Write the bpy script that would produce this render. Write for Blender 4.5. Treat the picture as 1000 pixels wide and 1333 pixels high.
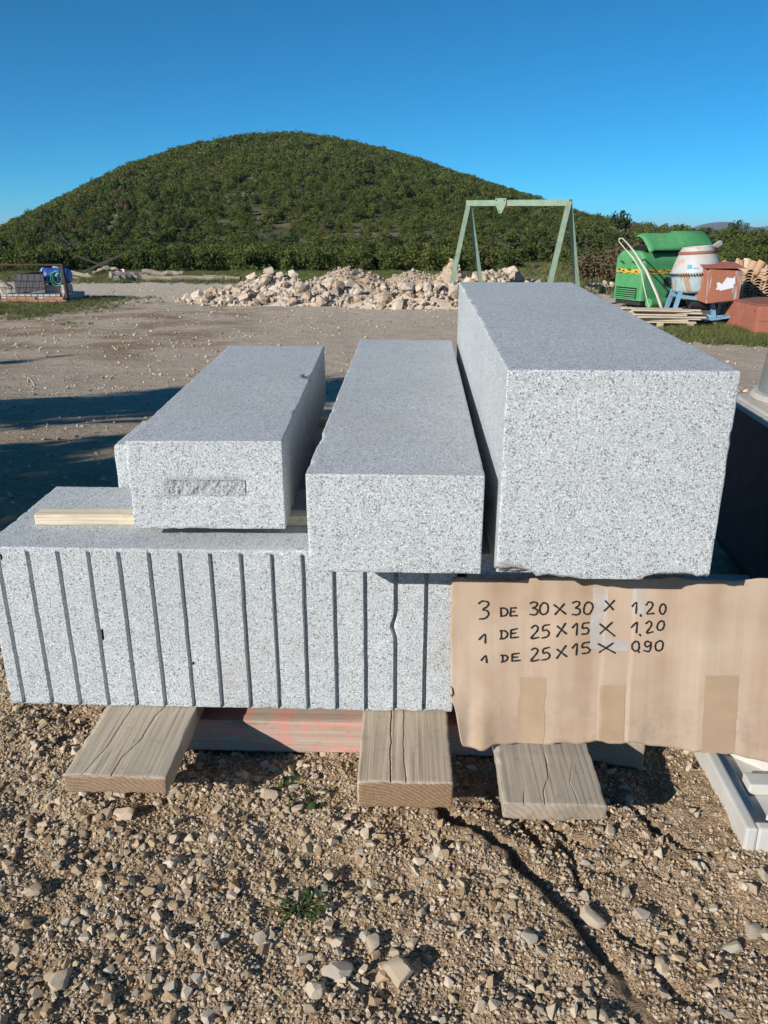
import bpy, bmesh, math, random
import numpy as np
from mathutils import Vector, Matrix, Euler

for o in list(bpy.data.objects):
    bpy.data.objects.remove(o)
SC = bpy.context.scene
COL = SC.collection
RAD = math.radians

# ------------------------------------------------------------------ camera
TILT = RAD(2.1)                                   # the block stack lies on ground that rises slightly
right = Vector((0.99946, 0.0327, 0.0015)); fwd = Vector((-0.0309, 0.9460, -0.3227)).normalized()
right = (right - fwd * right.dot(fwd)).normalized(); up = right.cross(fwd)
cam = bpy.data.cameras.new('camera'); camo = bpy.data.objects.new('camera', cam); COL.objects.link(camo)
camo.matrix_world = Matrix(((right.x, up.x, -fwd.x, -0.1255), (right.y, up.y, -fwd.y, -1.0855),
                            (right.z, up.z, -fwd.z, 0.4684), (0, 0, 0, 1)))
cam.sensor_fit = 'VERTICAL'; cam.sensor_height = 36.0; cam.sensor_width = 27.0
cam.lens = 1065.28 / 1333 * 36
cam.clip_start = 0.02; cam.clip_end = 30000
SC.camera = camo
CAM = np.array([-0.1255, -1.0855, 0.4684])

# ------------------------------------------------------------------ sky, sun, exposure
SUN = Vector((-0.631, -0.668, 0.395)).normalized()
W = bpy.data.worlds.new('World'); SC.world = W; W.use_nodes = True
nt = W.node_tree; nt.nodes.clear()
sky = nt.nodes.new('ShaderNodeTexSky'); sky.sky_type = 'NISHITA'; sky.sun_disc = False
sky.sun_elevation = math.asin(SUN.z); sky.sun_rotation = math.atan2(SUN.x, SUN.y)
sky.altitude = 3000; sky.air_density = 0.8; sky.dust_density = 0.0; sky.ozone_density = 10.0
bg = nt.nodes.new('ShaderNodeBackground'); bg.inputs[1].default_value = 0.064
wo = nt.nodes.new('ShaderNodeOutputWorld')
tint = nt.nodes.new('ShaderNodeMixRGB'); tint.blend_type = 'MULTIPLY'; tint.inputs[0].default_value = 1.0
tint.inputs[2].default_value = (0.42, 1.72, 1.44, 1)      # the camera's colour response to the clear blue sky
nt.links.new(sky.outputs[0], tint.inputs[1]); nt.links.new(tint.outputs[0], bg.inputs[0]); nt.links.new(bg.outputs[0], wo.inputs[0])
sl = bpy.data.lights.new('sun', 'SUN'); sl.energy = 4.8; sl.angle = RAD(0.53); sl.color = (1.0, 0.94, 0.86)
slo = bpy.data.objects.new('sun', sl); COL.objects.link(slo)
slo.rotation_euler = SUN.to_track_quat('Z', 'Y').to_euler()
SC.view_settings.view_transform = 'Standard'; SC.view_settings.look = 'None'
SC.view_settings.exposure = 0.32; SC.view_settings.gamma = 1.0; SC.view_settings.use_curve_mapping = False

rng = np.random.default_rng(7)
random.seed(7)
TM = Matrix.Rotation(TILT, 4, 'X')                # stack frame -> world

# ------------------------------------------------------------------ small helpers
def ss(a, b, x):
    t = np.clip((np.asarray(x, float) - a) / (b - a), 0, 1); return t * t * (3 - 2 * t)

def _h(i, j, k, s):
    n = (i * 374761393 + j * 668265263 + k * 2147483647 + s * 1274126177) & 0xffffffff
    n = ((n ^ (n >> 13)) * 1274126177) & 0xffffffff
    n = ((n ^ (n >> 16)) * 2246822519) & 0xffffffff
    return ((n ^ (n >> 15)) & 0xffff) / 32767.5 - 1.0

def vnoise(P, scale=1.0, seed=0):
    P = np.asarray(P, float) * scale
    I = np.floor(P).astype(np.int64); F = P - I; F = F * F * (3 - 2 * F)
    r = 0
    for a in (0, 1):
        for b in (0, 1):
            for c in (0, 1):
                w = (F[:, 0] if a else 1 - F[:, 0]) * (F[:, 1] if b else 1 - F[:, 1]) * (F[:, 2] if c else 1 - F[:, 2])
                r = r + w * _h(I[:, 0] + a, I[:, 1] + b, I[:, 2] + c, seed)
    return r

def fbm(P, scale, seed=0, oct=4):
    r = 0; a = 1.0
    for o in range(oct):
        r = r + a * vnoise(P, scale * 2 ** o, seed + o); a *= 0.5
    return r

def ground_z(x, y):
    x = np.asarray(x, float); y = np.asarray(y, float)
    return -0.435 - 0.66 * ss(0.8, 9, y)

def mk(name, mesh, mat=None, parent=None, M=None):
    o = bpy.data.objects.new(name, mesh); COL.objects.link(o)
    if mat is not None and mesh is not None and not mesh.materials:
        mesh.materials.append(mat)
    if M is not None: o.matrix_world = M
    if parent is not None: o.parent = parent
    return o

def tag(o, label=None, cat=None, group=None, kind=None):
    if label: o['label'] = label
    if cat: o['category'] = cat
    if group: o['group'] = group
    if kind: o['kind'] = kind
    return o

def thing(name, label, cat, M=None, group=None):
    o = bpy.data.objects.new(name, None); COL.objects.link(o); o.empty_display_size = 0.1
    if M is not None: o.matrix_world = M
    return tag(o, label, cat, group)

def at(x, y, z=None, rz=0.0, rx=0.0, ry=0.0):
    if z is None: z = float(ground_z(x, y))
    return Matrix.Translation((x, y, z)) @ Euler((rx, ry, rz)).to_matrix().to_4x4()

def st(x, y, z, rz=0.0, rx=0.0, ry=0.0):          # a place in the tilted stack frame
    return TM @ at(x, y, z, rz, rx, ry)

def pydata(name, V, F, smooth=False):
    me = bpy.data.meshes.new(name)
    me.from_pydata([tuple(v) for v in V], [], [tuple(f) for f in F]); me.update()
    if smooth: me.polygons.foreach_set('use_smooth', [True] * len(me.polygons))
    return me

class MB:
    """collects boxes, tubes and lathes for ONE mesh object"""
    def __init__(s): s.v = []; s.f = []; s.m = []
    def add(s, V, F, mi=0):
        b = len(s.v); s.v += [tuple(v) for v in V]; s.f += [tuple(i + b for i in f) for f in F]; s.m += [mi] * len(F); return s
    def box(s, x0, x1, y0, y1, z0, z1, M=None, bev=0.0, mi=0):
        V = [Vector((x, y, z)) for z in (z0, z1) for y in (y0, y1) for x in (x0, x1)]
        F = [(0, 2, 3, 1), (4, 5, 7, 6), (0, 1, 5, 4), (2, 6, 7, 3), (0, 4, 6, 2), (1, 3, 7, 5)]
        if bev > 0:
            bm = bmesh.new(); vs = [bm.verts.new(v) for v in V]
            for f in F: bm.faces.new([vs[i] for i in f])
            bmesh.ops.bevel(bm, geom=bm.edges[:], offset=bev, segments=2, affect='EDGES', profile=0.6)
            bm.verts.index_update()
            V = [v.co.copy() for v in bm.verts]; F = [[v.index for v in f.verts] for f in bm.faces]; bm.free()
        if M is not None: V = [M @ v for v in V]
        return s.add(V, F, mi)
    def tube(s, pts, r, n=10, cap=True, mi=0, sq=1.0):
        pts = [Vector(p) for p in pts]; rr = r if isinstance(r, (list, tuple)) else [r] * len(pts)
        V = []; F = []; ref = Vector((0, 0, 1)); prev = None
        for i, p in enumerate(pts):
            d = (pts[min(i + 1, len(pts) - 1)] - pts[max(i - 1, 0)]).normalized()
            if prev is None:
                if abs(d.dot(ref)) > 0.95: ref = Vector((1, 0, 0))
                a = d.cross(ref).normalized()
            else:
                a = (prev - d * prev.dot(d)).normalized()
            prev = a; b = d.cross(a)
            for k in range(n):
                t = 2 * math.pi * (k + 0.5) / n
                V.append(p + (a * math.cos(t) + b * math.sin(t) * sq) * rr[i])
        for i in range(len(pts) - 1):
            for k in range(n):
                F.append((i * n + k, i * n + (k + 1) % n, (i + 1) * n + (k + 1) % n, (i + 1) * n + k))
        if cap:
            F.append(tuple(range(n - 1, -1, -1))); F.append(tuple((len(pts) - 1) * n + k for k in range(n)))
        return s.add(V, F, mi)
    def bar(s, a, b, w, h=None, mi=0):
        return s.tube([a, b], (w if h is None else w) * 0.7071, n=4, mi=mi, sq=1.0 if h is None else h / w)
    def lathe(s, prof, n=40, M=None, mi=0):
        V = []; F = []
        for (r, z) in prof:
            for k in range(n):
                t = 2 * math.pi * k / n; V.append(Vector((r * math.cos(t), r * math.sin(t), z)))
        for i in range(len(prof) - 1):
            for k in range(n):
                F.append((i * n + k, i * n + (k + 1) % n, (i + 1) * n + (k + 1) % n, (i + 1) * n + k))
        if M is not None: V = [M @ v for v in V]
        return s.add(V, F, mi)
    def mesh(s, name, smooth=False):
        me = pydata(name, s.v, s.f, smooth)
        bm = bmesh.new(); bm.from_mesh(me); bmesh.ops.recalc_face_normals(bm, faces=bm.faces[:]); bm.to_mesh(me); bm.free()
        return me
    def build(s, name, mat, parent=None, M=None, smooth=False):
        return mk(name, s.mesh(name, smooth), mat, parent, M)

# ------------------------------------------------------------------ materials
class NB:
    def __init__(s, name):
        s.m = bpy.data.materials.new(name); s.m.use_nodes = True; s.t = s.m.node_tree; s.t.nodes.clear()
        s.out = s.t.nodes.new('ShaderNodeOutputMaterial')
    def n(s, kind, **kw):
        x = s.t.nodes.new('ShaderNode' + kind)
        for k, v in kw.items(): setattr(x, k, v)
        return x
    def put(s, sock, v):
        if hasattr(v, 'is_output'): s.t.links.new(v, sock)
        elif v is not None:
            if isinstance(v, tuple) and len(v) == 3 and sock.type == 'RGBA': v = v + (1,)
            sock.default_value = v
    def obj(s): return s.n('TexCoord').outputs['Object']
    def pos(s): return s.n('NewGeometry').outputs['Position']
    def rand(s): return s.n('ObjectInfo').outputs['Random']
    def mapv(s, v, scale=(1, 1, 1), rot=(0, 0, 0), loc=(0, 0, 0)):
        x = s.n('Mapping'); s.put(x.inputs[0], v); x.inputs[1].default_value = loc; x.inputs[2].default_value = rot; x.inputs[3].default_value = scale
        return x.outputs[0]
    def noise(s, v, scale, detail=3, rough=0.55, dist=0.0, col=False):
        x = s.n('TexNoise'); s.put(x.inputs['Vector'], v); x.inputs['Scale'].default_value = scale
        x.inputs['Detail'].default_value = detail; x.inputs['Roughness'].default_value = rough; x.inputs['Distortion'].default_value = dist
        return x.outputs[1 if col else 0]
    def vor(s, v, scale, feat='F1', out=0, rnd=1.0):
        x = s.n('TexVoronoi', feature=feat); s.put(x.inputs['Vector'], v); x.inputs['Scale'].default_value = scale
        x.inputs['Randomness'].default_value = rnd
        return x.outputs[out]
    def ramp(s, f, stops, interp='LINEAR'):
        x = s.n('ValToRGB'); s.put(x.inputs[0], f); cr = x.color_ramp; cr.interpolation = interp
        while len(cr.elements) > 1: cr.elements.remove(cr.elements[0])
        for i, (p, c) in enumerate(stops):
            e = cr.elements[0] if i == 0 else cr.elements.new(p)
            e.position = p; c = (c, c, c) if not isinstance(c, tuple) else c; e.color = c + (1,)
        return x.outputs[0]
    def mix(s, f, a, b, mode='MIX'):
        x = s.n('MixRGB', blend_type=mode); s.put(x.inputs[0], f); s.put(x.inputs[1], a); s.put(x.inputs[2], b); return x.outputs[0]
    def math(s, op, a, b=None):
        x = s.n('Math', operation=op); s.put(x.inputs[0], a); s.put(x.inputs[1], b); return x.outputs[0]
    def sep(s, v):
        x = s.n('SeparateXYZ'); s.put(x.inputs[0], v); return x.outputs
    def bump(s, h, strength=0.5, dist=0.002, nrm=None):
        x = s.n('Bump'); s.put(x.inputs['Height'], h); x.inputs['Strength'].default_value = strength; x.inputs['Distance'].default_value = dist
        if nrm is not None: s.put(x.inputs['Normal'], nrm)
        return x.outputs[0]
    def bsdf(s, col, rough=0.8, nrm=None, spec=0.3, metal=0.0, **kw):
        x = s.n('BsdfPrincipled'); s.put(x.inputs['Base Color'], col); s.put(x.inputs['Roughness'], rough)
        s.put(x.inputs['Specular IOR Level'], spec); s.put(x.inputs['Metallic'], metal)
        if nrm is not None: s.put(x.inputs['Normal'], nrm)
        for k, v in kw.items(): s.put(x.inputs[k], v)
        return x
    def done(s, b):
        s.t.links.new(b.outputs[0], s.out.inputs[0]); return s.m

def m_granite():
    b = NB('granite'); v = b.obj()
    w = b.mix(0.004, v, b.noise(v, 220, 2, col=True), 'ADD')
    patch = b.ramp(b.noise(v, 5, 4, 0.6), [(0.35, 0.0), (0.7, 1.0)])
    base = b.mix(patch, (0.475, 0.515, 0.53), (0.53, 0.565, 0.575))
    qs = b.sep(b.vor(w, 940, out=1))              # feldspar / quartz grains
    base = b.mix(b.ramp(qs[0], [(0.15, 0.0), (0.8, 0.75)]), base, (0.295, 0.33, 0.345))
    base = b.mix(b.ramp(qs[1], [(0.62, 0.0), (0.9, 0.9)]), base, (0.80, 0.81, 0.81))
    ks = b.sep(b.vor(w, 860, out=1))
    dens = b.math('ADD', b.math('MULTIPLY', b.noise(v, 34, 3), 0.30), 0.70)
    base = b.mix(b.ramp(b.math('SUBTRACT', ks[2], dens), [(0.0, 0.0), (0.06, 0.82)]), base, (0.075, 0.08, 0.09))
    k2 = b.sep(b.vor(w, 480, out=1))
    base = b.mix(b.math('MULTIPLY', b.math('GREATER_THAN', k2[1], 0.955), 0.7), base, (0.08, 0.082, 0.09))
    wsp = b.ramp(b.noise(b.mapv(v, loc=(3, 8, 4)), 42, 3), [(0.71, 0.0), (0.76, 0.6)])
    base = b.mix(wsp, base, (0.78, 0.78, 0.77))
    saw = b.noise(b.mapv(v, (2, 2, 60)), 1.0, 3)
    base = b.mix(b.ramp(saw, [(0.5, 0.0), (0.75, 0.16)]), base, (0.30, 0.31, 0.31))
    stain = b.ramp(b.noise(v, 4.1, 5, 0.65), [(0.54, 0.0), (0.74, 0.26)])
    base = b.mix(stain, base, (0.36, 0.32, 0.25))
    dark = b.ramp(b.noise(b.mapv(v, loc=(5, 2, 1)), 2.6, 5, 0.6), [(0.48, 0.0), (0.78, 0.3)])
    base = b.mix(dark, base, (0.33, 0.34, 0.35))
    h = b.math('ADD', b.noise(v, 420, 3), b.math('MULTIPLY', qs[1], 0.35))
    return b.done(b.bsdf(base, 0.75, b.bump(h, 0.4, 0.0009), 0.3))

def m_granite_rough():
    b = NB('chiselled_granite'); v = b.obj()
    n = b.noise(v, 140, 5, 0.7)
    c = b.ramp(n, [(0.3, (0.30, 0.31, 0.32)), (0.5, (0.40, 0.415, 0.425)), (0.7, (0.52, 0.53, 0.53))])
    c = b.mix(b.math('GREATER_THAN', b.sep(b.vor(v, 700, out=1))[0], 0.82), c, (0.12, 0.125, 0.13))
    return b.done(b.bsdf(c, 0.9, b.bump(n, 0.6, 0.002), 0.15))

def m_wood(name, c0, c1, c2, ring=130, center=(0.02, 0, -0.06), grey=0.5, bs=0.5, pinkx=None, endgrain=0.0):
    """timber with its rings round the length axis (local Y)"""
    b = NB(name); v = b.obj()
    d = b.mix(0.014, v, b.noise(b.mapv(v, (5, 0.7, 5)), 3, 2, col=True), 'ADD')
    m = b.mapv(d, (1, 0.02, 1), loc=(-center[0], 0, -center[2]))
    ln = b.n('VectorMath', operation='LENGTH'); b.put(ln.inputs[0], m)
    rings = b.math('FRACT', b.math('MULTIPLY', ln.outputs['Value'], ring))
    rg = b.ramp(rings, [(0.0, 0.0), (0.7, 0.85), (0.92, 1.0), (1.0, 0.1)])
    fib = b.noise(b.mapv(v, (420, 6, 420)), 1, 4, 0.65)
    blot = b.noise(b.mapv(v, (9, 2, 9)), 1, 4)
    c = b.mix(rg, c0, c1)
    c = b.mix(b.ramp(fib, [(0.35, 0.0), (0.7, 0.9)]), c, c2)
    c = b.mix(b.ramp(b.noise(b.mapv(v, (300, 2.5, 300)), 1, 3, .6), [(0.56, 0.0), (0.66, 0.65)]), c, tuple(q * 0.55 for q in c1))
    c = b.mix(b.ramp(blot, [(0.4, 0.0), (0.7, grey)]), c, (0.20, 0.185, 0.165))
    c = b.mix(b.ramp(b.noise(v, 40, 4, .7), [(0.56, 0.0), (0.75, 0.35)]), c, (0.10, 0.085, 0.07))
    kd = b.vor(b.mapv(v, (7, 3.2, 7)), 1.0); c = b.mix(b.ramp(kd, [(0.05, 0.85), (0.12, 0.5), (0.17, 0.0)]), c, (0.12, 0.085, 0.055))
    if pinkx is not None:                         # remains of red marking paint
        xx = b.sep(v)
        f = b.math('MULTIPLY', b.ramp(b.noise(b.mapv(v, (7, 30, 60)), 1, 3), [(0.47, 0.0), (0.58, 0.75)]), 1.0)
        c = b.mix(f, c, (0.60, 0.26, 0.21))
    nv = b.math('ABSOLUTE', b.sep(b.n('TexCoord').outputs['Normal'])[1])
    eg = b.mix(rg, (0.36, 0.24, 0.14), (0.21, 0.13, 0.075)); eg = b.mix(b.ramp(b.noise(v, 220, 4), [(0.4, 0.0), (0.65, 0.6)]), eg, (0.13, 0.085, 0.05))
    c = b.mix(b.ramp(nv, [(0.75, 0.0), (0.9, endgrain)]), c, eg)
    h = b.math('ADD', b.math('MULTIPLY', rg, 0.5), fib)
    return b.done(b.bsdf(c, 0.9, b.bump(h, bs * 0.6, 0.001), 0.12))

def m_stone(name, stops, scale=30, bump=0.5, dist=0.004, rough=0.9):
    b = NB(name); v = b.obj(); r = b.rand()
    n = b.noise(v, scale, 4, 0.6)
    f = b.math('ADD', b.math('MULTIPLY', n, 0.35), b.math('MULTIPLY', r, 0.8))
    c = b.ramp(f, stops)
    c = b.mix(b.ramp(b.noise(v, scale * 2.7, 4, 0.65), [(0.5, 0.0), (0.72, 0.5)]), c, (0.20, 0.145, 0.09))
    return b.done(b.bsdf(c, rough, b.bump(b.noise(v, scale * 4, 4, 0.65), bump, dist), 0.2))

def m_ground():
    b = NB('ground'); p = b.pos(); s = b.sep(p)
    big = b.noise(p, 0.45, 5, 0.6); mid = b.noise(p, 3.5, 5, 0.62); fine = b.noise(p, 45, 5, 0.7); grit = b.noise(p, 240, 4, 0.7)
    # close by: brown soil between stones
    soil = b.ramp(fine, [(0.28, (0.235, 0.15, 0.083)), (0.5, (0.43, 0.30, 0.183)), (0.72, (0.57, 0.435, 0.295))])
    soil = b.mix(b.ramp(grit, [(0.45, 0.0), (0.7, 0.6)]), soil, (0.50, 0.41, 0.31))
    soil = b.mix(b.ramp(grit, [(0.28, 0.6), (0.42, 0.0)]), soil, (0.12, 0.08, 0.05))
    # yard: pale compacted grit with brown patches
    yard = b.ramp(mid, [(0.3, (0.47, 0.365, 0.265)), (0.55, (0.59, 0.485, 0.37)), (0.75, (0.68, 0.585, 0.465))])
    yard = b.mix(b.ramp(b.noise(p, 20, 4, .7), [(0.4, 0.0), (0.7, 0.5)]), yard, (0.60, 0.525, 0.425))
    yard = b.mix(b.ramp(b.noise(p, 9, 6, .75), [(0.55, 0.0), (0.70, 0.42)]), yard, (0.34, 0.25, 0.165))
    yard = b.mix(b.ramp(b.noise(b.mapv(p, (1, 0.45, 1)), 30, 4, .7), [(0.60, 0.0), (0.68, 0.8)]), yard, (0.70, 0.63, 0.53))
    yard = b.mix(b.math('MULTIPLY', b.ramp(b.math('DIVIDE', s[1], 30.0), [(0.45, 0.0), (0.65, 1.0)]), b.ramp(mid, [(0.3, 0.3), (0.6, 0.75)])), yard, (0.66, 0.58, 0.475))
    streak = b.noise(b.mapv(p, (0.8, 1.1, 1)), 1.0, 6, 0.7)
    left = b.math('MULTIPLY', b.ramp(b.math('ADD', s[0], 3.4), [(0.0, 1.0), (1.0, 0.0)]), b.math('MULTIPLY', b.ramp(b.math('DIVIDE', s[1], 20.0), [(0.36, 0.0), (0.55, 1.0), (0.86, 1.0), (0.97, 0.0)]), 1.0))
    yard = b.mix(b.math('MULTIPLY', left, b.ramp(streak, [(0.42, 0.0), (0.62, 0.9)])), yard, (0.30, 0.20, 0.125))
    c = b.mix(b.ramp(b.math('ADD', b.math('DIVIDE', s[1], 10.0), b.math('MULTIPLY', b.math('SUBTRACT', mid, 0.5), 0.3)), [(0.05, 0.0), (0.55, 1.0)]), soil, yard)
    # beyond the yard: dry scrub land
    scrub = b.ramp(b.noise(p, 0.8, 5, 0.65), [(0.35, (0.075, 0.085, 0.035)), (0.55, (0.12, 0.115, 0.058)), (0.75, (0.24, 0.205, 0.145))])
    far = b.math('ADD', b.math('DIVIDE', s[1], 60.0), b.math('MULTIPLY', b.math('SUBTRACT', big, 0.5), 0.12))
    c = b.mix(b.ramp(far, [(0.49, 0.0), (0.53, 1.0)]), c, scrub)
    rt = b.math('ADD', b.math('DIVIDE', b.math('SUBTRACT', s[0], 4.4), 10), b.math('MULTIPLY', b.math('SUBTRACT', big, 0.5), 0.25))
    rgt = b.math('MULTIPLY', b.ramp(rt, [(0.05, 0.0), (0.12, 1.0)]), b.ramp(b.math('DIVIDE', s[1], 30.0), [(0.40, 0.0), (0.415, 1.0)]))
    c = b.mix(b.math('MULTIPLY', rgt, 0.85), c, scrub)
    h = b.math('ADD', b.math('MULTIPLY', fine, 1.0), b.math('MULTIPLY', grit, 0.35))
    n0 = b.bump(b.noise(p, 8, 6, 0.8), 0.9, 0.07)
    n1 = b.bump(h, 0.9, 0.012, n0)
    return b.done(b.bsdf(c, 0.95, n1, 0.1))

def m_hill():
    b = NB('hillside'); p = b.pos()
    n = b.noise(p, 0.06, 5, 0.65); f = b.noise(p, 0.5, 5, 0.65)
    c = b.ramp(n, [(0.38, (0.085, 0.088, 0.036)), (0.52, (0.16, 0.14, 0.085)), (0.66, (0.27, 0.245, 0.205))])
    c = b.mix(b.ramp(f, [(0.42, 0.0), (0.62, 0.8)]), c, (0.075, 0.085, 0.032))
    return b.done(b.bsdf(c, 1.0, b.bump(f, 0.6, 0.5), 0.05))

def m_leaf(name, stops, transl=0.38):
    b = NB(name); r = b.rand(); n = b.noise(b.pos(), 0.022, 4, 0.6)
    f = b.math('ADD', b.math('MULTIPLY', r, 0.55), b.math('MULTIPLY', b.ramp(n, [(0.3, 0.0), (0.7, 1.0)]), 0.5))
    c = b.ramp(f, stops)
    d = b.bsdf(c, 0.75, None, 0.15)
    t = b.n('BsdfTranslucent'); b.put(t.inputs[0], c)
    x = b.n('MixShader'); x.inputs[0].default_value = transl
    b.t.links.new(d.outputs[0], x.inputs[1]); b.t.links.new(t.outputs[0], x.inputs[2])
    return b.done(x)

def m_paint(name, col, rust=0.0, rustcol=(0.20, 0.075, 0.03), rough=0.45, fade=0.25, rscale=4.0, streak=False, chips=(0.30, 0.28, 0.24)):
    b = NB(name); v = b.obj()
    n = b.noise(v, 5, 4, 0.6)
    pale = tuple(min(1, x * 1.35 + 0.05) for x in col)
    c = b.mix(b.ramp(n, [(0.35, 0.0), (0.7, fade * 2)]), col, pale)
    c = b.mix(b.ramp(b.noise(v, 22, 5, 0.7), [(0.58, 0.0), (0.68, 0.5)]), c, tuple(x * 0.45 for x in col))
    rr = rough
    if rust > 0:
        q = b.mapv(v, (3.2, 3.2, 0.5)) if streak else v
        rn = b.noise(q, rscale, 6, 0.68)
        f = b.ramp(rn, [(0.68 - 0.4 * rust, 0.0), (0.76 - 0.4 * rust, 1.0)])
        rc = b.mix(b.noise(v, 30, 4), rustcol, tuple(min(1, x * 2.2 + .02) for x in rustcol))
        c = b.mix(f, c, rc); rr = b.ramp(f, [(0.0, rough), (1.0, 0.9)])
    return b.done(b.bsdf(c, rr, b.bump(b.noise(v, 60, 4), 0.25, 0.003), 0.4))

def m_plain(name, col, rough=0.8, var=0.25, scale=12, bump=0.3, dist=0.002, spec=0.25, metal=0.0):
    b = NB(name); v = b.obj()
    n = b.noise(v, scale, 5, 0.62)
    c = b.mix(b.ramp(n, [(0.3, 0.0), (0.75, 1.0)]), tuple(x * (1 - var) for x in col), tuple(min(1, x * (1 + var)) for x in col))
    c = b.mix(b.math('MULTIPLY', b.rand(), var), c, tuple(x * 0.6 for x in col))
    return b.done(b.bsdf(c, rough, b.bump(b.noise(v, scale * 5, 4), bump, dist), spec, metal))

MAT = {}
MAT['granite'] = m_granite(); MAT['chisel'] = m_granite_rough()
MAT['ground'] = m_ground(); MAT['hill'] = m_hill()
MAT['beam'] = m_wood('weathered_timber', (0.46, 0.38, 0.29), (0.36, 0.29, 0.215), (0.52, 0.46, 0.37), 150, (0.01, 0, -0.09), 0.35, endgrain=0.85)
MAT['beam_b'] = m_wood('weathered_timber_tan', (0.46, 0.37, 0.265), (0.33, 0.25, 0.17), (0.52, 0.45, 0.36), 170, (0.0, 0, -0.12), 0.3, endgrain=0.95)
MAT['beam_c'] = m_wood('weathered_timber_grey', (0.40, 0.345, 0.275), (0.30, 0.255, 0.20), (0.46, 0.41, 0.34), 110, (-0.03, 0, -0.05), 0.5, endgrain=0.35)
MAT['redboard'] = m_wood('paint_marked_timber', (0.50, 0.38, 0.29), (0.40, 0.29, 0.21), (0.55, 0.46, 0.38), 60, (0.02, 0, -0.2), 0.3, pinkx=1)
MAT['lath'] = m_wood('fresh_lath', (0.66, 0.56, 0.41), (0.56, 0.45, 0.31), (0.72, 0.64, 0.5), 120, (0.0, 0, -0.03), 0.05, 0.3)
MAT['plank'] = m_wood('pale_plank', (0.55, 0.46, 0.34), (0.42, 0.33, 0.23), (0.62, 0.55, 0.44), 90, (0.0, 0, -0.05), 0.35, 0.3)
MAT['oldwood'] = m_wood('old_log', (0.33, 0.275, 0.205), (0.23, 0.185, 0.135), (0.38, 0.325, 0.255), 40, (0.0, 0, 0.0), 0.45, 0.5)
MAT['pebble'] = m_stone('gravel_stone', [(0.15, (0.26, 0.175, 0.10)), (0.32, (0.41, 0.295, 0.18)), (0.5, (0.53, 0.405, 0.265)), (0.68, (0.45, 0.37, 0.27)), (0.85, (0.65, 0.535, 0.40)), (1.0, (0.42, 0.385, 0.335))], 60, 0.5, 0.002)
MAT['cobble'] = m_stone('field_stone', [(0.15, (0.48, 0.37, 0.25)), (0.4, (0.42, 0.36, 0.28)), (0.6, (0.56, 0.45, 0.32)), (0.8, (0.40, 0.365, 0.31)), (1.0, (0.60, 0.51, 0.39))], 40, 0.5, 0.003)
MAT['rubble'] = m_stone('limestone_rubble', [(0.15, (0.39, 0.295, 0.21)), (0.4, (0.51, 0.405, 0.305)), (0.6, (0.59, 0.49, 0.385)), (0.8, (0.46, 0.385, 0.305)), (1.0, (0.63, 0.55, 0.455))], 4, 0.6, 0.03)
MAT['mound'] = m_plain('spoil_earth', (0.45, 0.35, 0.25), 0.95, 0.3, 3, 0.8, 0.05)
MAT['leaf'] = m_leaf('oak_leaves', [(0.1, (0.064, 0.090, 0.027)), (0.4, (0.100, 0.130, 0.034)), (0.65, (0.130, 0.158, 0.039)), (0.85, (0.155, 0.160, 0.048)), (1.0, (0.165, 0.142, 0.058))])
MAT['leafdark'] = m_leaf('evergreen_leaves', [(0.1, (0.026, 0.042, 0.016)), (0.6, (0.040, 0.060, 0.020)), (1.0, (0.06, 0.08, 0.026))], 0.12)
MAT['leafbrown'] = m_leaf('dry_twigs', [(0.1, (0.10, 0.072, 0.042)), (0.6, (0.13, 0.098, 0.058)), (1.0, (0.12, 0.095, 0.055))], 0.1)
MAT['weed'] = m_leaf('weed_leaves', [(0.1, (0.035, 0.07, 0.022)), (1.0, (0.06, 0.10, 0.032))], 0.2)
MAT['grass'] = m_leaf('grass_blades', [(0.1, (0.09, 0.13, 0.035)), (0.5, (0.14, 0.16, 0.055)), (0.8, (0.24, 0.21, 0.10)), (1.0, (0.34, 0.28, 0.16))], 0.2)
MAT['bark'] = m_plain('bark', (0.13, 0.105, 0.08), 0.95, 0.35, 20, 0.8, 0.01)
MAT['bare'] = m_plain('bare_twigs', (0.20, 0.175, 0.15), 0.95, 0.3, 20, 0.4, 0.01)

# ------------------------------------------------------------------ ground, hill, ridge
def axis(lo, hi, f0, f1, step, grow, far):
    a = list(np.arange(f0, f1 + 1e-6, step)); s = step; x = f0
    L = []
    while x > lo:
        s *= grow; x -= s; L.append(x)
    s = step; x = f1; Rr = []
    while x < hi:
        s *= grow; x += s; Rr.append(x)
    return np.array(L[::-1] + a + Rr)

SCARP = [(-0.12, 0.07), (-0.084, 0.034), (-0.03, -0.015), (0.012, -0.058), (0.055, -0.115), (0.090, -0.170), (0.12, -0.22), (0.15, -0.28), (0.18, -0.36)]
CRACKS = [[(0.00, 0.10), (0.028, 0.07), (0.033, 0.035), (0.045, 0.0)], [(0.075, 0.06), (0.07, 0.01), (0.082, -0.03)], [(0.09, 0.05), (0.13, -0.02), (0.16, -0.04)],
          [(0.12, -0.03), (0.122, -0.08), (0.14, -0.12)], [(0.2, 0.10), (0.24, 0.07), (0.27, 0.01), (0.3, -0.02), (0.35, -0.05)], [(0.17, -0.2), (0.2, -0.24), (0.23, -0.3)]]

def pdist(x, y, pl):
    d = np.full(x.shape, 9.0); side = np.zeros(x.shape)
    for (a, b), (c, e) in zip(pl[:-1], pl[1:]):
        vx, vy = c - a, e - b; L2 = vx * vx + vy * vy
        t = np.clip(((x - a) * vx + (y - b) * vy) / L2, 0, 1)
        dd = np.hypot(x - a - t * vx, y - b - t * vy); k = dd < d
        d[k] = dd[k]; side[k] = -((x - a) * vy - (y - b) * vx)[k] / math.sqrt(L2)
    return d, side

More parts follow.
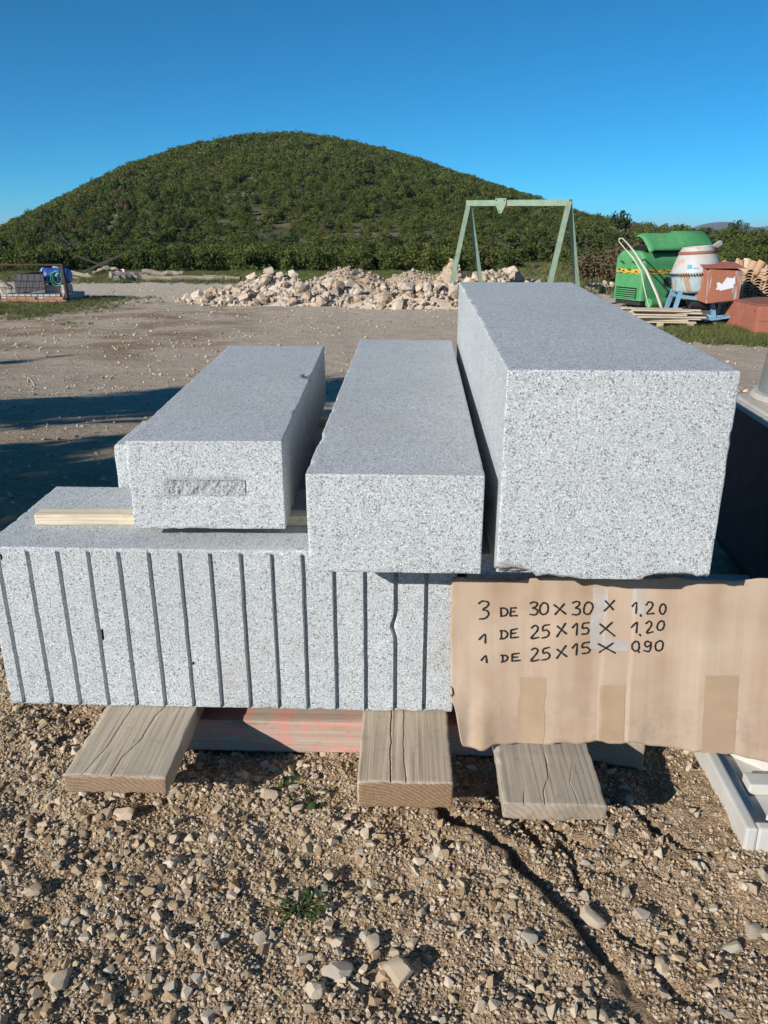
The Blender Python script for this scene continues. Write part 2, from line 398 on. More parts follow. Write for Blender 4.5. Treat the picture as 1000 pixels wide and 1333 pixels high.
def relief(x, y):
    """real height of the ground sheet, near relief included"""
    z = ground_z(x, y)
    P = np.stack([x, y, np.zeros_like(x)], 1)
    near = ss(9.0, 4.0, np.hypot(x, y + 0.5)) if False else 1 - ss(3.0, 7.0, np.hypot(x, y))
    z = z + near * (0.010 * fbm(P, 5, 3, 3) + 0.007 * fbm(P, 24, 9, 4)) + (1 - near) * 0.018 * fbm(P, 0.9, 5, 3)
    m = (np.abs(x) < 1) & (np.abs(y) < 1)
    if m.any():
        xm = x[m] + 0.012 * vnoise(P[m], 30, 21); ym = y[m] + 0.012 * vnoise(P[m], 30, 22)
        d, sd = pdist(xm, ym, SCARP)
        fade = ss(-0.32, -0.19, ym) * (1 - ss(0.05, 0.16, ym))
        w = ss(0.10, 0.0, np.clip(xm - 0.5, 0, 1)) if False else 1.0
        dz = 0.014 * (1 - ss(-0.003, 0.003, sd)) * np.exp(-np.clip(-sd, 0, 9) / 0.16) * fade
        dz = dz - 0.034 * np.exp(-((sd - 0.009 - 0.004 * vnoise(P[m], 45, 77)) / 0.0085) ** 2) * (d < 0.04) * fade * (0.75 + 0.35 * vnoise(P[m], 14, 78))
        for pl in CRACKS:
            dc, _ = pdist(xm, ym, pl); dz = dz - 0.015 * np.exp(-(dc / 0.0055) ** 2)
        z[m] += dz
    return z

def grid_mesh(name, X, Y, Z, smooth=True):
    ny, nx = X.shape
    V = np.stack([X.ravel(), Y.ravel(), Z.ravel()], 1)
    i = np.arange(nx * ny).reshape(ny, nx)
    F = np.stack([i[:-1, :-1].ravel(), i[:-1, 1:].ravel(), i[1:, 1:].ravel(), i[1:, :-1].ravel()], 1)
    me = bpy.data.meshes.new(name)
    me.vertices.add(len(V)); me.vertices.foreach_set('co', V.ravel())
    me.loops.add(F.size); me.loops.foreach_set('vertex_index', F.ravel())
    me.polygons.add(len(F)); me.polygons.foreach_set('loop_start', np.arange(0, F.size, 4)); me.polygons.foreach_set('loop_total', np.full(len(F), 4))
    me.update(calc_edges=True)
    me.polygons.foreach_set('use_smooth', np.full(len(F), smooth))
    return me

xs = axis(-9000, 9000, -0.95, 0.75, 0.0058, 1.045, 0); ys = axis(-9000, 14000, -0.52, 0.32, 0.0058, 1.045, 0)
GX, GY = np.meshgrid(xs, ys)
GZ = relief(GX.ravel(), GY.ravel()).reshape(GX.shape)
far = np.hypot(GX, GY)
GZ = GZ - 30.0 * ss(600, 3000, far)               # the plain drops away behind the hill
tag(mk('ground', grid_mesh('ground', GX, GY, GZ), MAT['ground']), kind='structure')

SKYL = np.array([(-0.75, .016), (-0.60, .010), (-0.50, .006), (-0.4496, .0045), (-0.4098, .0235), (-0.3694, .0425), (-0.3283, .0624), (-0.2869, .0779), (-0.2452, .0904), (-0.2034, .0974), (-0.1781, .1018), (-0.1359, .104), (-0.1019, .1012), (-0.0678, .096), (-0.0334, .0891), (0.0098, .0772), (0.0534, .0628), (0.0969, .0497), (0.1404, .0367), (0.1922, .0212), (0.2261, .0139), (0.2757, .0066), (0.3118, .0035), (0.3471, .0012), (0.3851, -.001), (0.5, -.002), (0.8, -.003)])
H_R0 = 66.0
def hill_h(az, r):
    el = np.interp(az, SKYL[:, 0], SKYL[:, 1])
    r1 = 640 - 400 * ss(0.08, 0.32, az)
    el = el - 4.2 / r1
    rr = np.linspace(0.05, 1.0, 40)
    A = np.full(np.shape(az), 1e9)
    z0 = -1.15
    for t in rr:
        f = 1 - (1 - t) ** 1.5
        A = np.minimum(A, (el * (H_R0 + t * (r1 - H_R0)) + CAM[2] - z0) / f)
    A = np.maximum(A, 0.15)
    t = (r - H_R0) / (r1 - H_R0)
    f = np.where(t < 1, 1 - np.clip(1 - t, 0, 1) ** 1.5, 1 - 0.9 * ss(1.0, 2.2, t))
    f = np.where(t < 0, 0.6 * t, f)
    P = np.stack([np.sin(az) * r, np.cos(az) * r, 0 * r], 1)
    return z0 + A * f + np.clip(t, 0, 1) * (0.9 * fbm(P, 0.02, 31, 4)) * ss(0, 0.3, t)

az = np.linspace(-0.75, 0.8, 260); rr = 60 * (1300 / 60) ** np.linspace(0, 1, 170)
AZ, RR = np.meshgrid(az, rr)
HZ = hill_h(AZ.ravel(), RR.ravel()).reshape(AZ.shape)
tag(mk('hill', grid_mesh('hill', CAM[0] + np.sin(AZ) * RR, CAM[1] + np.cos(AZ) * RR, HZ), MAT['hill']), kind='structure')

def ridge():
    az = np.linspace(0.2, 0.95, 200); X = []; Y = []; Z = []
    prof = 0.004 + 0.0055 * ss(0.27, 0.345, az) + 0.0012 * np.sin(az * 60) + 0.0008 * np.sin(az * 143 + 1)
    for k, (r, f) in enumerate([(3200, -0.3), (3800, 0.35), (4600, 0.8), (5400, 1.0), (6200, 0.6)]):
        X.append(np.sin(az) * r); Y.append(np.cos(az) * r); Z.append(-30 + (30 + prof * 5400) * f + (12 * np.sin(az * 90 + k) * f))
    return grid_mesh('distant_ridge', np.array(X), np.array(Y), np.array(Z))
MAT['ridge'] = m_plain('ridge_forest', (0.075, 0.085, 0.06), 1.0, 0.45, 0.01, 0.0, 0.1)
tag(mk('distant_ridge', ridge(), MAT['ridge']), kind='structure')

# ------------------------------------------------------------------ scatter tool for what nobody could count
def library(name, meshes):
    c = bpy.data.collections.new(name)
    for k, me in enumerate(meshes):
        c.objects.link(bpy.data.objects.new('%s_%02d' % (name, k), me))
    return c

def scatter(name, P, Rt, S, idx, coll, kind='stuff'):
    me = bpy.data.meshes.new(name); n = len(P)
    me.vertices.add(n); me.vertices.foreach_set('co', np.asarray(P, float).ravel())
    for nm, ty, d, key in (('rot', 'FLOAT_VECTOR', Rt, 'vector'), ('scl', 'FLOAT_VECTOR', S, 'vector'), ('idx', 'INT', idx, 'value')):
        a = me.attributes.new(nm, ty, 'POINT'); a.data.foreach_set(key, np.asarray(d).ravel().astype(np.int32 if ty == 'INT' else np.float32))
    me.update()
    g = bpy.data.node_groups.new('scatter_' + name, 'GeometryNodeTree')
    g.interface.new_socket('Geometry', in_out='INPUT', socket_type='NodeSocketGeometry')
    g.interface.new_socket('Geometry', in_out='OUTPUT', socket_type='NodeSocketGeometry')
    gi = g.nodes.new('NodeGroupInput'); go = g.nodes.new('NodeGroupOutput')
    ci = g.nodes.new('GeometryNodeCollectionInfo'); ci.inputs[0].default_value = coll
    ci.inputs['Separate Children'].default_value = True; ci.inputs['Reset Children'].default_value = True
    ip = g.nodes.new('GeometryNodeInstanceOnPoints'); ip.inputs['Pick Instance'].default_value = True
    def na(nm, ty):
        x = g.nodes.new('GeometryNodeInputNamedAttribute'); x.data_type = ty; x.inputs[0].default_value = nm
        return [o for o in x.outputs if o.enabled and o.name == 'Attribute'][0]
    e = g.nodes.new('FunctionNodeEulerToRotation')
    L = g.links.new
    L(gi.outputs[0], ip.inputs['Points']); L(ci.outputs[0], ip.inputs['Instance']); L(na('idx', 'INT'), ip.inputs['Instance Index'])
    L(na('rot', 'FLOAT_VECTOR'), e.inputs[0]); L(e.outputs[0], ip.inputs['Rotation']); L(na('scl', 'FLOAT_VECTOR'), ip.inputs['Scale'])
    L(ip.outputs[0], go.inputs[0])
    o = mk(name, me); o.modifiers.new('scatter', 'NODES').node_group = g
    return tag(o, kind=kind)

def hull_rock(name, seed, npts=14, flat=0.65, mat=None, smooth=False):
    r = np.random.default_rng(seed); bm = bmesh.new()
    for _ in range(npts):
        v = r.normal(size=3); v /= np.linalg.norm(v); v *= r.uniform(0.75, 1.05)
        bm.verts.new((v[0] * 0.5 * r.uniform(.9, 1.1), v[1] * 0.38, v[2] * 0.5 * flat))
    res = bmesh.ops.convex_hull(bm, input=bm.verts[:])
    bmesh.ops.delete(bm, geom=[e for e in res['geom_interior'] if isinstance(e, bmesh.types.BMVert)], context='VERTS')
    bmesh.ops.recalc_face_normals(bm, faces=bm.faces[:])
    me = bpy.data.meshes.new(name); bm.to_mesh(me); bm.free()
    if mat: me.materials.append(mat)
    return me

def worn_rock(name, seed, mat, flat=0.5, sub=3, amp=0.16):
    bm = bmesh.new(); bmesh.ops.create_icosphere(bm, subdivisions=sub, radius=0.5)
    P = np.array([v.co[:] for v in bm.verts])
    r = np.random.default_rng(seed)
    for _ in range(15):                           # knock flat facets off
        n = r.normal(size=3); n /= np.linalg.norm(n); d = r.uniform(0.25, 0.41)
        k = P @ n - d; k = np.where(k > 0, k, 0); P = P - np.outer(k * 0.99, n)
    P = P * (1 + amp * 0.5 * fbm(P, 3.0, seed, 3)[:, None])
    P *= np.array([1.0, 0.78, flat])
    for v, p in zip(bm.verts, P): v.co = p
    me = bpy.data.meshes.new(name); bm.to_mesh(me); bm.free()
    me.polygons.foreach_set('use_smooth', [True] * len(me.polygons)); me.set_sharp_from_angle(angle=RAD(22))
    me.materials.append(mat)
    return me

# ------------------------------------------------------------------ foliage meshes
def leaf_cloud(r, blobs, n, size, shell=0.55):
    """many leaf-sized faces spread through a crown of uneven lobes"""
    w = np.array([b[3] ** 2 for b in blobs]); k = r.choice(len(blobs), n, p=w / w.sum())
    C = np.array([b[:3] for b in blobs])[k]; Rr = np.array([b[3] for b in blobs])[k]; fz = np.array([b[4] for b in blobs])[k]
    d = r.normal(size=(n, 3)); d /= np.linalg.norm(d, axis=1)[:, None]
    q = Rr * (shell + (1 - shell) * r.random(n) ** 0.6) * (1 + 0.28 * vnoise(d * 2.3 + k[:, None] * 7.1, 1.0, 77))
    P = C + d * q[:, None] * np.stack([np.ones(n), np.ones(n), fz], 1)
    nn = d + 0.9 * r.normal(size=(n, 3)); nn /= np.linalg.norm(nn, axis=1)[:, None]
    a = np.cross(nn, r.normal(size=(n, 3))); a /= np.linalg.norm(a, axis=1)[:, None]; b = np.cross(nn, a)
    s = size * r.uniform(0.6, 1.35, n)[:, None]
    V = np.stack([P - a * s, P - b * s * 0.62 + nn * s * 0.15, P + a * s, P + b * s * 0.62 + nn * s * 0.15], 1).reshape(-1, 3)
    F = np.arange(n * 4).reshape(n, 4)
    return V, F

def np_mesh(name, V, F, mat):
    me = bpy.data.meshes.new(name); V = np.asarray(V, float); F = np.asarray(F); m = F.shape[1]
    me.vertices.add(len(V)); me.vertices.foreach_set('co', V.ravel())
    me.loops.add(F.size); me.loops.foreach_set('vertex_index', F.ravel())
    me.polygons.add(len(F)); me.polygons.foreach_set('loop_start', np.arange(0, F.size, m)); me.polygons.foreach_set('loop_total', np.full(len(F), m))
    me.update(calc_edges=True); me.materials.append(mat)
    return me

def crown_blobs(r, h, w, n, low=0.25):
    B = []
    for i in range(n):
        t = r.uniform(low, 0.92); rad = w * 0.5 * math.sin(math.pi * min(0.95, 0.18 + 0.72 * t)) * 0.75
        a = r.uniform(0, 6.283); q = rad * math.sqrt(r.random())
        B.append((q * math.cos(a), q * math.sin(a), h * t, w * r.uniform(0.14, 0.27), r.uniform(0.7, 1.0)))
    return B

def trunk_mesh(name, r, h, w, limbs=5, mat=None, fine=0):
    m = MB(); lean = r.normal(size=2) * 0.05 * h; b = 0.035 * h + 0.02 if limbs < 9 else 0.022 * h
    top = (lean[0], lean[1], h * 0.62)
    m.tube([(0, 0, -0.15), (lean[0] * .3, lean[1] * .3, h * 0.25), top], [b, b * .75, b * .35], 7)
    for k in range(limbs):
        a = 6.283 * k / limbs + r.uniform(-.4, .4); t = r.uniform(0.2, 0.6); s = (lean[0] * t, lean[1] * t, h * t)
        e = (math.cos(a) * w * .36, math.sin(a) * w * .36, h * r.uniform(.55, .9))
        mid = tuple((s[i] + e[i]) / 2 + (0.06 * h if i == 2 else 0) for i in range(3))
        m.tube([s, mid, e], [b * .45, b * .3, b * .1], 5)
        for q in range(fine):
            ee = (e[0] + r.normal() * w * .14, e[1] + r.normal() * w * .14, e[2] + r.uniform(-.02, .16) * h)
            m.tube([mid, ee], [b * .16, b * .05], 4)
    me = m.mesh(name, True); me.materials.append(mat or MAT['bark'])
    return me

# far wood on the hill: one mass
FOREST = []
for k in range(12):
    r = np.random.default_rng(100 + k); h = 1.0; w = r.uniform(0.95, 1.3)
    dark = k in (3, 8)
    if dark: B = [(0, 0, 0.28 + 0.5 * t, 0.34 * (1 - 0.6 * t), 0.8) for t in np.linspace(0, 1, 5)]
    else: B = crown_blobs(r, h, w, 9, 0.12)
    V, F = leaf_cloud(r, B, 420, 0.062, 0.45)
    me = np_mesh('wood_tree', V, F, MAT['leafdark'] if dark else (MAT['leafbrown'] if k == 11 else MAT['leaf']))
    FOREST.append(me)
forest_lib = library('wood_trees', FOREST)
NT = 34000
fa = rng.uniform(-0.62, 0.62, NT)
fr = np.where(rng.random(NT) < 0.45, 37 * (700 / 37) ** rng.random(NT), np.sqrt(rng.uniform(150 ** 2, 700 ** 2, NT)))
fx, fy = CAM[0] + np.sin(fa) * fr, CAM[1] + np.cos(fa) * fr
PP = np.stack([fx, fy, 0 * fx], 1)
dn = fbm(PP, 0.03, 51, 4)
open_ = ss(0.05, 0.16, fa) * (1 - ss(300, 420, fr)) * 0.72 + 0.45 * (1 - ss(50, 80, fr))
keep = rng.random(NT) > np.clip(open_ + np.where(dn < -0.75, 0.5, 0.0), 0, 0.92)
keep &= fr < (640 - 400 * ss(0.08, 0.32, fa)) * 1.06
fa, fr, fx, fy, dn = fa[keep], fr[keep], fx[keep], fy[keep], dn[keep]
fz = np.where(fr < 60, -1.095, hill_h(fa, np.maximum(fr, 60)))
n = len(fx); sz = rng.uniform(2.3, 4.9, n) * (1 + 0.25 * vnoise(np.stack([fx, fy, 0 * fx], 1), 0.02, 5))
sz *= 0.22 + 0.78 * ss(36, 280, fr)
ix = rng.choice([0, 1, 2, 4, 5, 6, 7, 9, 10], n)
elk = np.interp(fa, SKYL[:, 0], SKYL[:, 1]); sz = np.clip(np.minimum(sz, ((elk + 0.0012) * fr + CAM[2] - fz) / 1.0), 0.9, 9)
dk = vnoise(np.stack([fx, fy, 0 * fx], 1), 0.022, 15) + 0.35 * ss(-0.2, -0.42, fa) * 0 + 0.4 * (fa < -0.25) * (fr < 300)
ix = np.where((dk > 0.28) & (rng.random(n) < 0.6), rng.choice([3, 8], n), ix)
ix = np.where(rng.random(n) < 0.07, rng.choice([3, 8], n), ix); ix = np.where(rng.random(n) < 0.045, 11, ix)
scatter('hill_forest', np.stack([fx, fy, fz - 0.15 * sz], 1), np.stack([0 * fx, 0 * fx, rng.uniform(0, 6.28, n)], 1),
        np.stack([sz * 1.1, sz * 1.1, sz * rng.uniform(0.85, 1.2, n)], 1), ix, forest_lib)
bpy.data.objects['hill_forest']['label'] = 'scrubby green oak wood covering the whole hill'

# ------------------------------------------------------------------ shrubs and trees one can tell apart
SHR = []
for k in range(6):
    r = np.random.default_rng(300 + k); w = r.uniform(1.05, 1.35)
    V, F = leaf_cloud(r, crown_blobs(r, 1.0, w, 13, 0.12), 1700, 0.045, 0.35)
    leafm = MAT['leafdark'] if k == 4 else (MAT['leafbrown'] if k == 5 else MAT['leaf'])
    SHR.append((np_mesh('crown', V, F, leafm), trunk_mesh('trunk', r, 1.0, w, 6, MAT['bare'] if k == 5 else None, 4 if k == 5 else 1)))

def shrub(x, y, h, k, label, wd=1.0, group=None, name='oak_shrub', z=None, cat='shrub'):
    t = thing(name, label, cat, at(x, y, z, rng.uniform(0, 6.28)) @ Matrix.Diagonal((h * wd, h * wd, h, 1)), group)
    c = mk('crown', SHR[k][0]); c.parent = t
    tr = mk('trunk', SHR[k][1]); tr.parent = t
    return t

def polar(u, y):                                  # x at depth y for a bearing measured off the photograph
    return y * math.tan(math.atan((u - 537.4) / 1126.0)) + (-0.1255)

lab_l = 'green oak shrub in the row at the foot of the hill behind the logs'
for (u, y, h, k, wd) in [(8, 44, 1.5, 0, 1.2), (30, 47, 1.9, 4, 1.1), (52, 43, 1.2, 1, 1.3), (70, 50, 2.2, 4, 1.0), (128, 48, 2.1, 1, 1.2), (160, 52, 1.7, 2, 1.3), (222, 50, 1.5, 3, 1.2),
                         (245, 46, 1.3, 0, 1.3), (270, 52, 2.0, 1, 1.1), (318, 50, 1.9, 2, 1.25), (345, 48, 1.7, 0, 1.2), (372, 54, 2.3, 4, 1.1), (400, 50, 2.1, 3, 1.2), (432, 53, 2.2, 1, 1.2),
                         (462, 49, 1.9, 2, 1.2), (492, 54, 2.3, 0, 1.2), (520, 50, 2.0, 4, 1.2), (552, 53, 2.3, 3, 1.2), (582, 49, 2.0, 1, 1.3), (612, 52, 2.2, 2, 1.2), (640, 50, 2.0, 0, 1.2)]:
    shrub(polar(u, y), y, h * 0.62, k, lab_l if u < 255 else 'green oak shrub in the row at the foot of the hill behind the rubble', wd,
          'shrubs at the foot of the hill behind the logs' if u < 255 else 'shrubs at the foot of the hill behind the rubble')
shrub(polar(192, 38), 38, 1.15, 3, 'rounded bright green shrub standing right behind the grey logs', 1.25)
shrub(polar(190, 41), 41, 1.3, 1, 'darker green shrub rising behind the rounded one by the logs', 1.1)
for (u, y, h, k, wd) in [(672, 46, 1.5, 1, 1.3), (700, 50, 1.7, 2, 1.3), (725, 44, 1.4, 0, 1.3), (752, 48, 1.6, 4, 1.2), (745, 60, 1.9, 3, 1.3), (700, 64, 2.0, 1, 1.3), (775, 66, 2.2, 0, 1.2)]:
    shrub(polar(u, y), y, h, k, 'green shrub on the rocky slope seen through the green frame', wd, 'shrubs on the rocky slope behind the frame')
for (u, y, h, k, wd) in [(838, 58, 2.3, 1, 1.1), (862, 62, 2.0, 2, 1.3), (885, 56, 1.8, 0, 1.3), (905, 64, 2.6, 3, 1.1), (930, 50, 1.9, 1, 1.4), (950, 60, 2.4, 2, 1.2), (962, 46, 1.7, 0, 1.4), (982, 52, 2.0, 3, 1.3), (1005, 44, 1.9, 1, 1.3), (942, 38, 1.2, 2, 1.5), (978, 36, 1.3, 0, 1.4), (1010, 34, 1.4, 3, 1.3), (810, 52, 1.9, 4, 1.2), (920, 72, 2.6, 4, 1.1), (890, 80, 3.0, 1, 1.2), (990, 70, 2.4, 2, 1.3)]:
    shrub(polar(u, y), y, h * 0.74, k, 'green shrub in the scrub behind the concrete mixer and rusty boxes', wd, 'shrubs behind the machines')
shrub(polar(958, 66), 66, 2.4, 4, 'dark upright evergreen standing out on the right skyline below the blue ridge', 0.8)
shrub(polar(812, 60), 60, 2.9, 4, 'small dark tree poking up on the skyline above the green compressor', 0.7)
shrub(6.2, 24.5, 1.15, 5, 'leafless brown bush left of the green compressor', 1.15, name='brown_bush')
shrub(5.55, 26.0, 0.95, 5, 'low leafless brown bush behind the right rubble heap, nearest the green frame', 1.2, name='brown_bush')
shrub(6.9, 28.0, 1.2, 2, 'green shrub directly behind the brown bush', 1.2)

BARE = trunk_mesh('branches', np.random.default_rng(5), 1.0, 0.75, 9, MAT['bare'], 7)
for (u, y, h, lab) in [(72, 45, 1.5, 'bare grey sapling rising behind the pen with the blue barrel'), (343, 62, 1.8, 'pale leafless tree among the green shrubs above the left rubble heap')]:
    t = mk('bare_tree', BARE, None, None, at(polar(u, y), y, None, 1.0) @ Matrix.Diagonal((h, h, h, 1))); tag(t, lab, 'tree')

# two trees outside the picture on the left whose shadows fall across the yard
def big_tree(x, y, h, w, seed, label, z0=0.3, cone=False, nl=5200):
    r = np.random.default_rng(seed)
    t = thing('yard_tree', label, 'tree', at(x, y))
    B = [(r.normal() * .06 * w, r.normal() * .06 * w, h * (z0 + (0.97 - z0) * q), w * 0.5 * (1.02 - q) + 0.08, 0.9) for q in np.linspace(0, 1, 12)] if cone else crown_blobs(r, h, w, 16, z0)
    V, F = leaf_cloud(r, B, nl, 0.075, 0.2)
    mk('crown', np_mesh('crown', V, F, MAT['leafdark']), None, t); mk('trunk', trunk_mesh('trunk', r, h, w, 8), None, t)
big_tree(-7.2, -0.1, 4.2, 3.6, 11, 'bushy evergreen whose shadow crosses the yard left of the blocks', 0.45, nl=6200)
big_tree(-6.1, -2.5, 3.9, 1.9, 15, 'smaller evergreen whose shadow ends just left of the grooved block', 0.55, nl=2600)
big_tree(-13.4, 0.6, 4.9, 1.5, 12, 'slim unseen evergreen added to throw a pointed shadow on the yard at left', 0.2, True, 5200)  # unseen cone-shaped tree, added to cast the pointed shadow

# ------------------------------------------------------------------ rubble heaps, left to right
HULLS = [hull_rock('rubble_stone', 500 + k, 17, 0.72, MAT['rubble']) for k in range(12)]
rub_lib = library('rubble_bits', [hull_rock('rubble_bit', 540 + k, 12, 0.7, MAT['rubble']) for k in range(8)])
def heap(name, cx, cy, lx, ly, h, rz, seed, label, mat='mound', lumps=3):
    """a mound of spoil; returns its height function"""
    c, s = math.cos(rz), math.sin(rz)
    def H(x, y):
        X = (x - cx) * c + (y - cy) * s; Y = -(x - cx) * s + (y - cy) * c
        q = np.sqrt((X / lx) ** 2 + (Y / ly) ** 2)
        P = np.stack([x, y, 0 * x], 1)
        f = np.clip(1.05 - q, 0, 1) ** 0.8 * (0.80 + 0.30 * vnoise(P, 1.1, seed) + 0.15 * vnoise(P, 3.1, seed + 1))
        return np.clip(f, 0, 2) * h
    U, V = np.meshgrid(np.linspace(-1.1, 1.1, 64), np.linspace(-1.1, 1.1, 40))
    X = cx + U * lx * c - V * ly * s; Y = cy + U * lx * s + V * ly * c
    Z = ground_z(X, Y) + H(X.ravel(), Y.ravel()).reshape(X.shape) - 0.03
    Z += 0.03 * fbm(np.stack([X.ravel(), Y.ravel(), 0 * X.ravel()], 1), 4, seed, 3).reshape(X.shape) * (U ** 2 + V ** 2 < 1)
    o = mk(name, grid_mesh(name, X, Y, Z), MAT[mat]); tag(o, label, 'heap')
    return H
def strew(H, cx, cy, lx, ly, rz, n, smin, smax, label, group, front=0.0):
    c, s = math.cos(rz), math.sin(rz); k = 0
    while k < n:
        u, v = rng.uniform(-1.05, 1.05, 2)
        if u * u + v * v > 1.1 or v > rng.uniform(-0.3, 0.75): continue
        x = cx + u * lx * c - v * ly * s; y = cy + u * lx * s + v * ly * c
        z = float(ground_z(x, y)) + float(H(np.array([x]), np.array([y]))[0])
        d = smin + (smax - smin) * rng.random() ** 2.0
        o = mk('rubble_stone', HULLS[int(rng.integers(12))], None, None, Matrix.Translation((x, y, z + d * 0.16)) @ Euler(tuple(rng.uniform(-.6, .6, 2)) + (rng.uniform(0, 6.28),)).to_matrix().to_4x4() @ Matrix.Diagonal((d, d * rng.uniform(.8, 1.2), d, 1)))
        tag(o, label, 'stone', group); k += 1
def crumbs(Hs, n, smin, smax):
    P = []; S = []
    for (H, cx, cy, lx, ly, rz) in Hs:
        c, s = math.cos(rz), math.sin(rz); m = int(n * lx * ly / sum(a[3] * a[4] for a in Hs))
        u = rng.uniform(-1.12, 1.12, m); v = rng.uniform(-1.2, 1.0, m); q = u * u + v * v < 1.3; u, v = u[q], v[q]
        x = cx + u * lx * c - v * ly * s; y = cy + u * lx * s + v * ly * c
        P.append(np.stack([x, y, ground_z(x, y) + H(x, y) + 0.01], 1)); S.append(smin + (smax - smin) * rng.random(len(x)) ** 2)
    P = np.concatenate(P); S = np.concatenate(S); m = len(P)
    return P, rng.uniform(0, 6.28, (m, 3)), np.repeat(S[:, None], 3, 1), rng.integers(0, 8, m)

HEAPS = []
a = (-3.15, 19.0, 2.35, 1.25, 0.03); H1 = heap('rubble_heap', a[0], a[1], a[2], a[3], 0.72, a[4], 60, 'low bed of pale limestone rubble at left, beside the logs', 'rubble'); HEAPS.append((H1,) + a)
strew(H1, *a, 110, 0.17, 0.42, 'pale limestone chunk lying on the left rubble heap', 'limestone chunks on the left rubble heap')
a = (0.10, 18.0, 1.75, 0.95, 0.10); H2 = heap('rubble_heap', a[0], a[1], a[2], a[3], 0.78, a[4], 70, 'low bed of pale rubble nearest the blocks, in front of the green frame', 'rubble'); HEAPS.append((H2,) + a)
strew(H2, *a, 90, 0.17, 0.42, 'pale limestone chunk lying on the middle rubble heap before the frame', 'limestone chunks on the middle rubble heap')
a = (2.25, 21.6, 1.15, 0.9, -0.1); H3 = heap('rubble_heap', a[0], a[1], a[2], a[3], 0.85, a[4], 80, 'pointed heap of pale rubble standing inside the green frame', 'rubble'); HEAPS.append((H3,) + a)
strew(H3, *a, 65, 0.20, 0.49, 'pale limestone chunk lying on the pointed heap inside the frame', 'limestone chunks on the pointed heap')
a = (5.3, 22.8, 0.9, 0.5, 0.0); H4 = heap('rubble_heap', a[0], a[1], a[2], a[3], 0.33, a[4], 90, 'small low rubble patch left of the green compressor', 'rubble'); HEAPS.append((H4,) + a)
strew(H4, *a, 24, 0.12, 0.3, 'reddish tan stone on the small rubble patch left of the compressor', 'stones left of the compressor')
for (cx, cy, lx, ly, h, lab) in [(-1.9, 22.4, 1.5, 1.0, 0.70, 'long low earth mound behind the left rubble, leftmost of the mounds'), (-0.1, 22.8, 1.3, 1.0, 0.74, 'rounded tan earth mound between the other two mounds'), (0.95, 22.0, 0.85, 0.8, 0.78, 'peaked tan earth mound left of the frame leg')]:
    a = (cx, cy, lx, ly, 0.05); Hm = heap('earth_mound', cx, cy, lx, ly, h, 0.05, int(cx * 10) + 200, lab); HEAPS.append((Hm,) + a)
scatter('rubble_crumbs', *crumbs(HEAPS, 5200, 0.04, 0.15), rub_lib)['label'] = 'small broken limestone strewn over and around the heaps'

# ------------------------------------------------------------------ the stack of granite blocks
def dense(L, step, extra=()):
    e = [0, .0012, .0028, .005, .0078, .0112, .0155, .021, .028]
    m = list(np.arange(e[-1] + step, L - e[-1] - step * 0.4, step))
    a = np.array(sorted(set(np.round(e + m + [L - q for q in e] + list(extra), 5))))
    return a[(a >= 0) & (a <= L)]

def block_mesh(name, w, l, h, step=0.0075, rad=0.0022, chip=0.010, seed=1, extra=(), post=None):
    X, Y, Z = dense(w, step, extra), dense(l, step), dense(h, step)
    V = []; F = []; b = 0
    def face(A, B, fn, flip):
        nonlocal b
        aa, bb = np.meshgrid(A, B, indexing='ij'); V.append(fn(aa.ravel(), bb.ravel()))
        i = b + np.arange(aa.size).reshape(aa.shape); q = np.stack([i[:-1, :-1], i[1:, :-1], i[1:, 1:], i[:-1, 1:]], -1).reshape(-1, 4)
        F.append(q[:, ::-1] if flip else q); b += aa.size
    o = np.ones_like
    face(X, Y, lambda p, q: np.stack([p, q, 0 * p], 1), True); face(X, Y, lambda p, q: np.stack([p, q, h * o(p)], 1), False)
    face(X, Z, lambda p, q: np.stack([p, 0 * p, q], 1), False); face(X, Z, lambda p, q: np.stack([p, l * o(p), q], 1), True)
    face(Y, Z, lambda p, q: np.stack([0 * p, p, q], 1), True); face(Y, Z, lambda p, q: np.stack([w * o(p), p, q], 1), False)
    V = np.concatenate(V); F = np.concatenate(F)
    _, first, inv = np.unique(np.round(V * 1e5).astype(np.int64), axis=0, return_index=True, return_inverse=True)
    inv = inv.ravel(); V = V[first]; F = inv[F]
    half = np.array([w, l, h]) / 2; Q = V - half
    n1 = fbm(V, 55, seed, 2); n2 = fbm(V, 11, seed + 5, 3); n3 = vnoise(V, 130, seed + 9)
    r = rad * (1 + 0.5 * n1 + 0.3 * n3) + chip * ss(0.42, 1.05, n2 + 0.35 * n1) * (0.7 + 0.5 * n3)
    r = np.clip(r, 0.0006, 0.02)
    q = np.abs(Q) - (half - r[:, None]); qp = np.clip(q, 0, None); cnt = (q > 0).sum(1)
    L = np.linalg.norm(qp, axis=1); k = (cnt >= 2) & (L > 1e-9)
    N = np.where(qp > 0, (half - r[:, None]) + qp / np.maximum(L, 1e-9)[:, None] * np.minimum(L, r)[:, None], np.abs(Q))
    Q[k] = (np.sign(Q) * N)[k]
    V2 = Q + half
    if post is not None: V2 = post(V, V2)
    me = np_mesh(name, V2, F, MAT['granite'])
    return me

def granite(name, label, w, l, h, x, y, z, yaw=0.0, seed=1, group=None, **kw):
    o = mk(name, block_mesh(name, w, l, h, seed=seed, **kw), None, None, st(x, y, z, yaw))
    return tag(o, label, 'stone block', group)

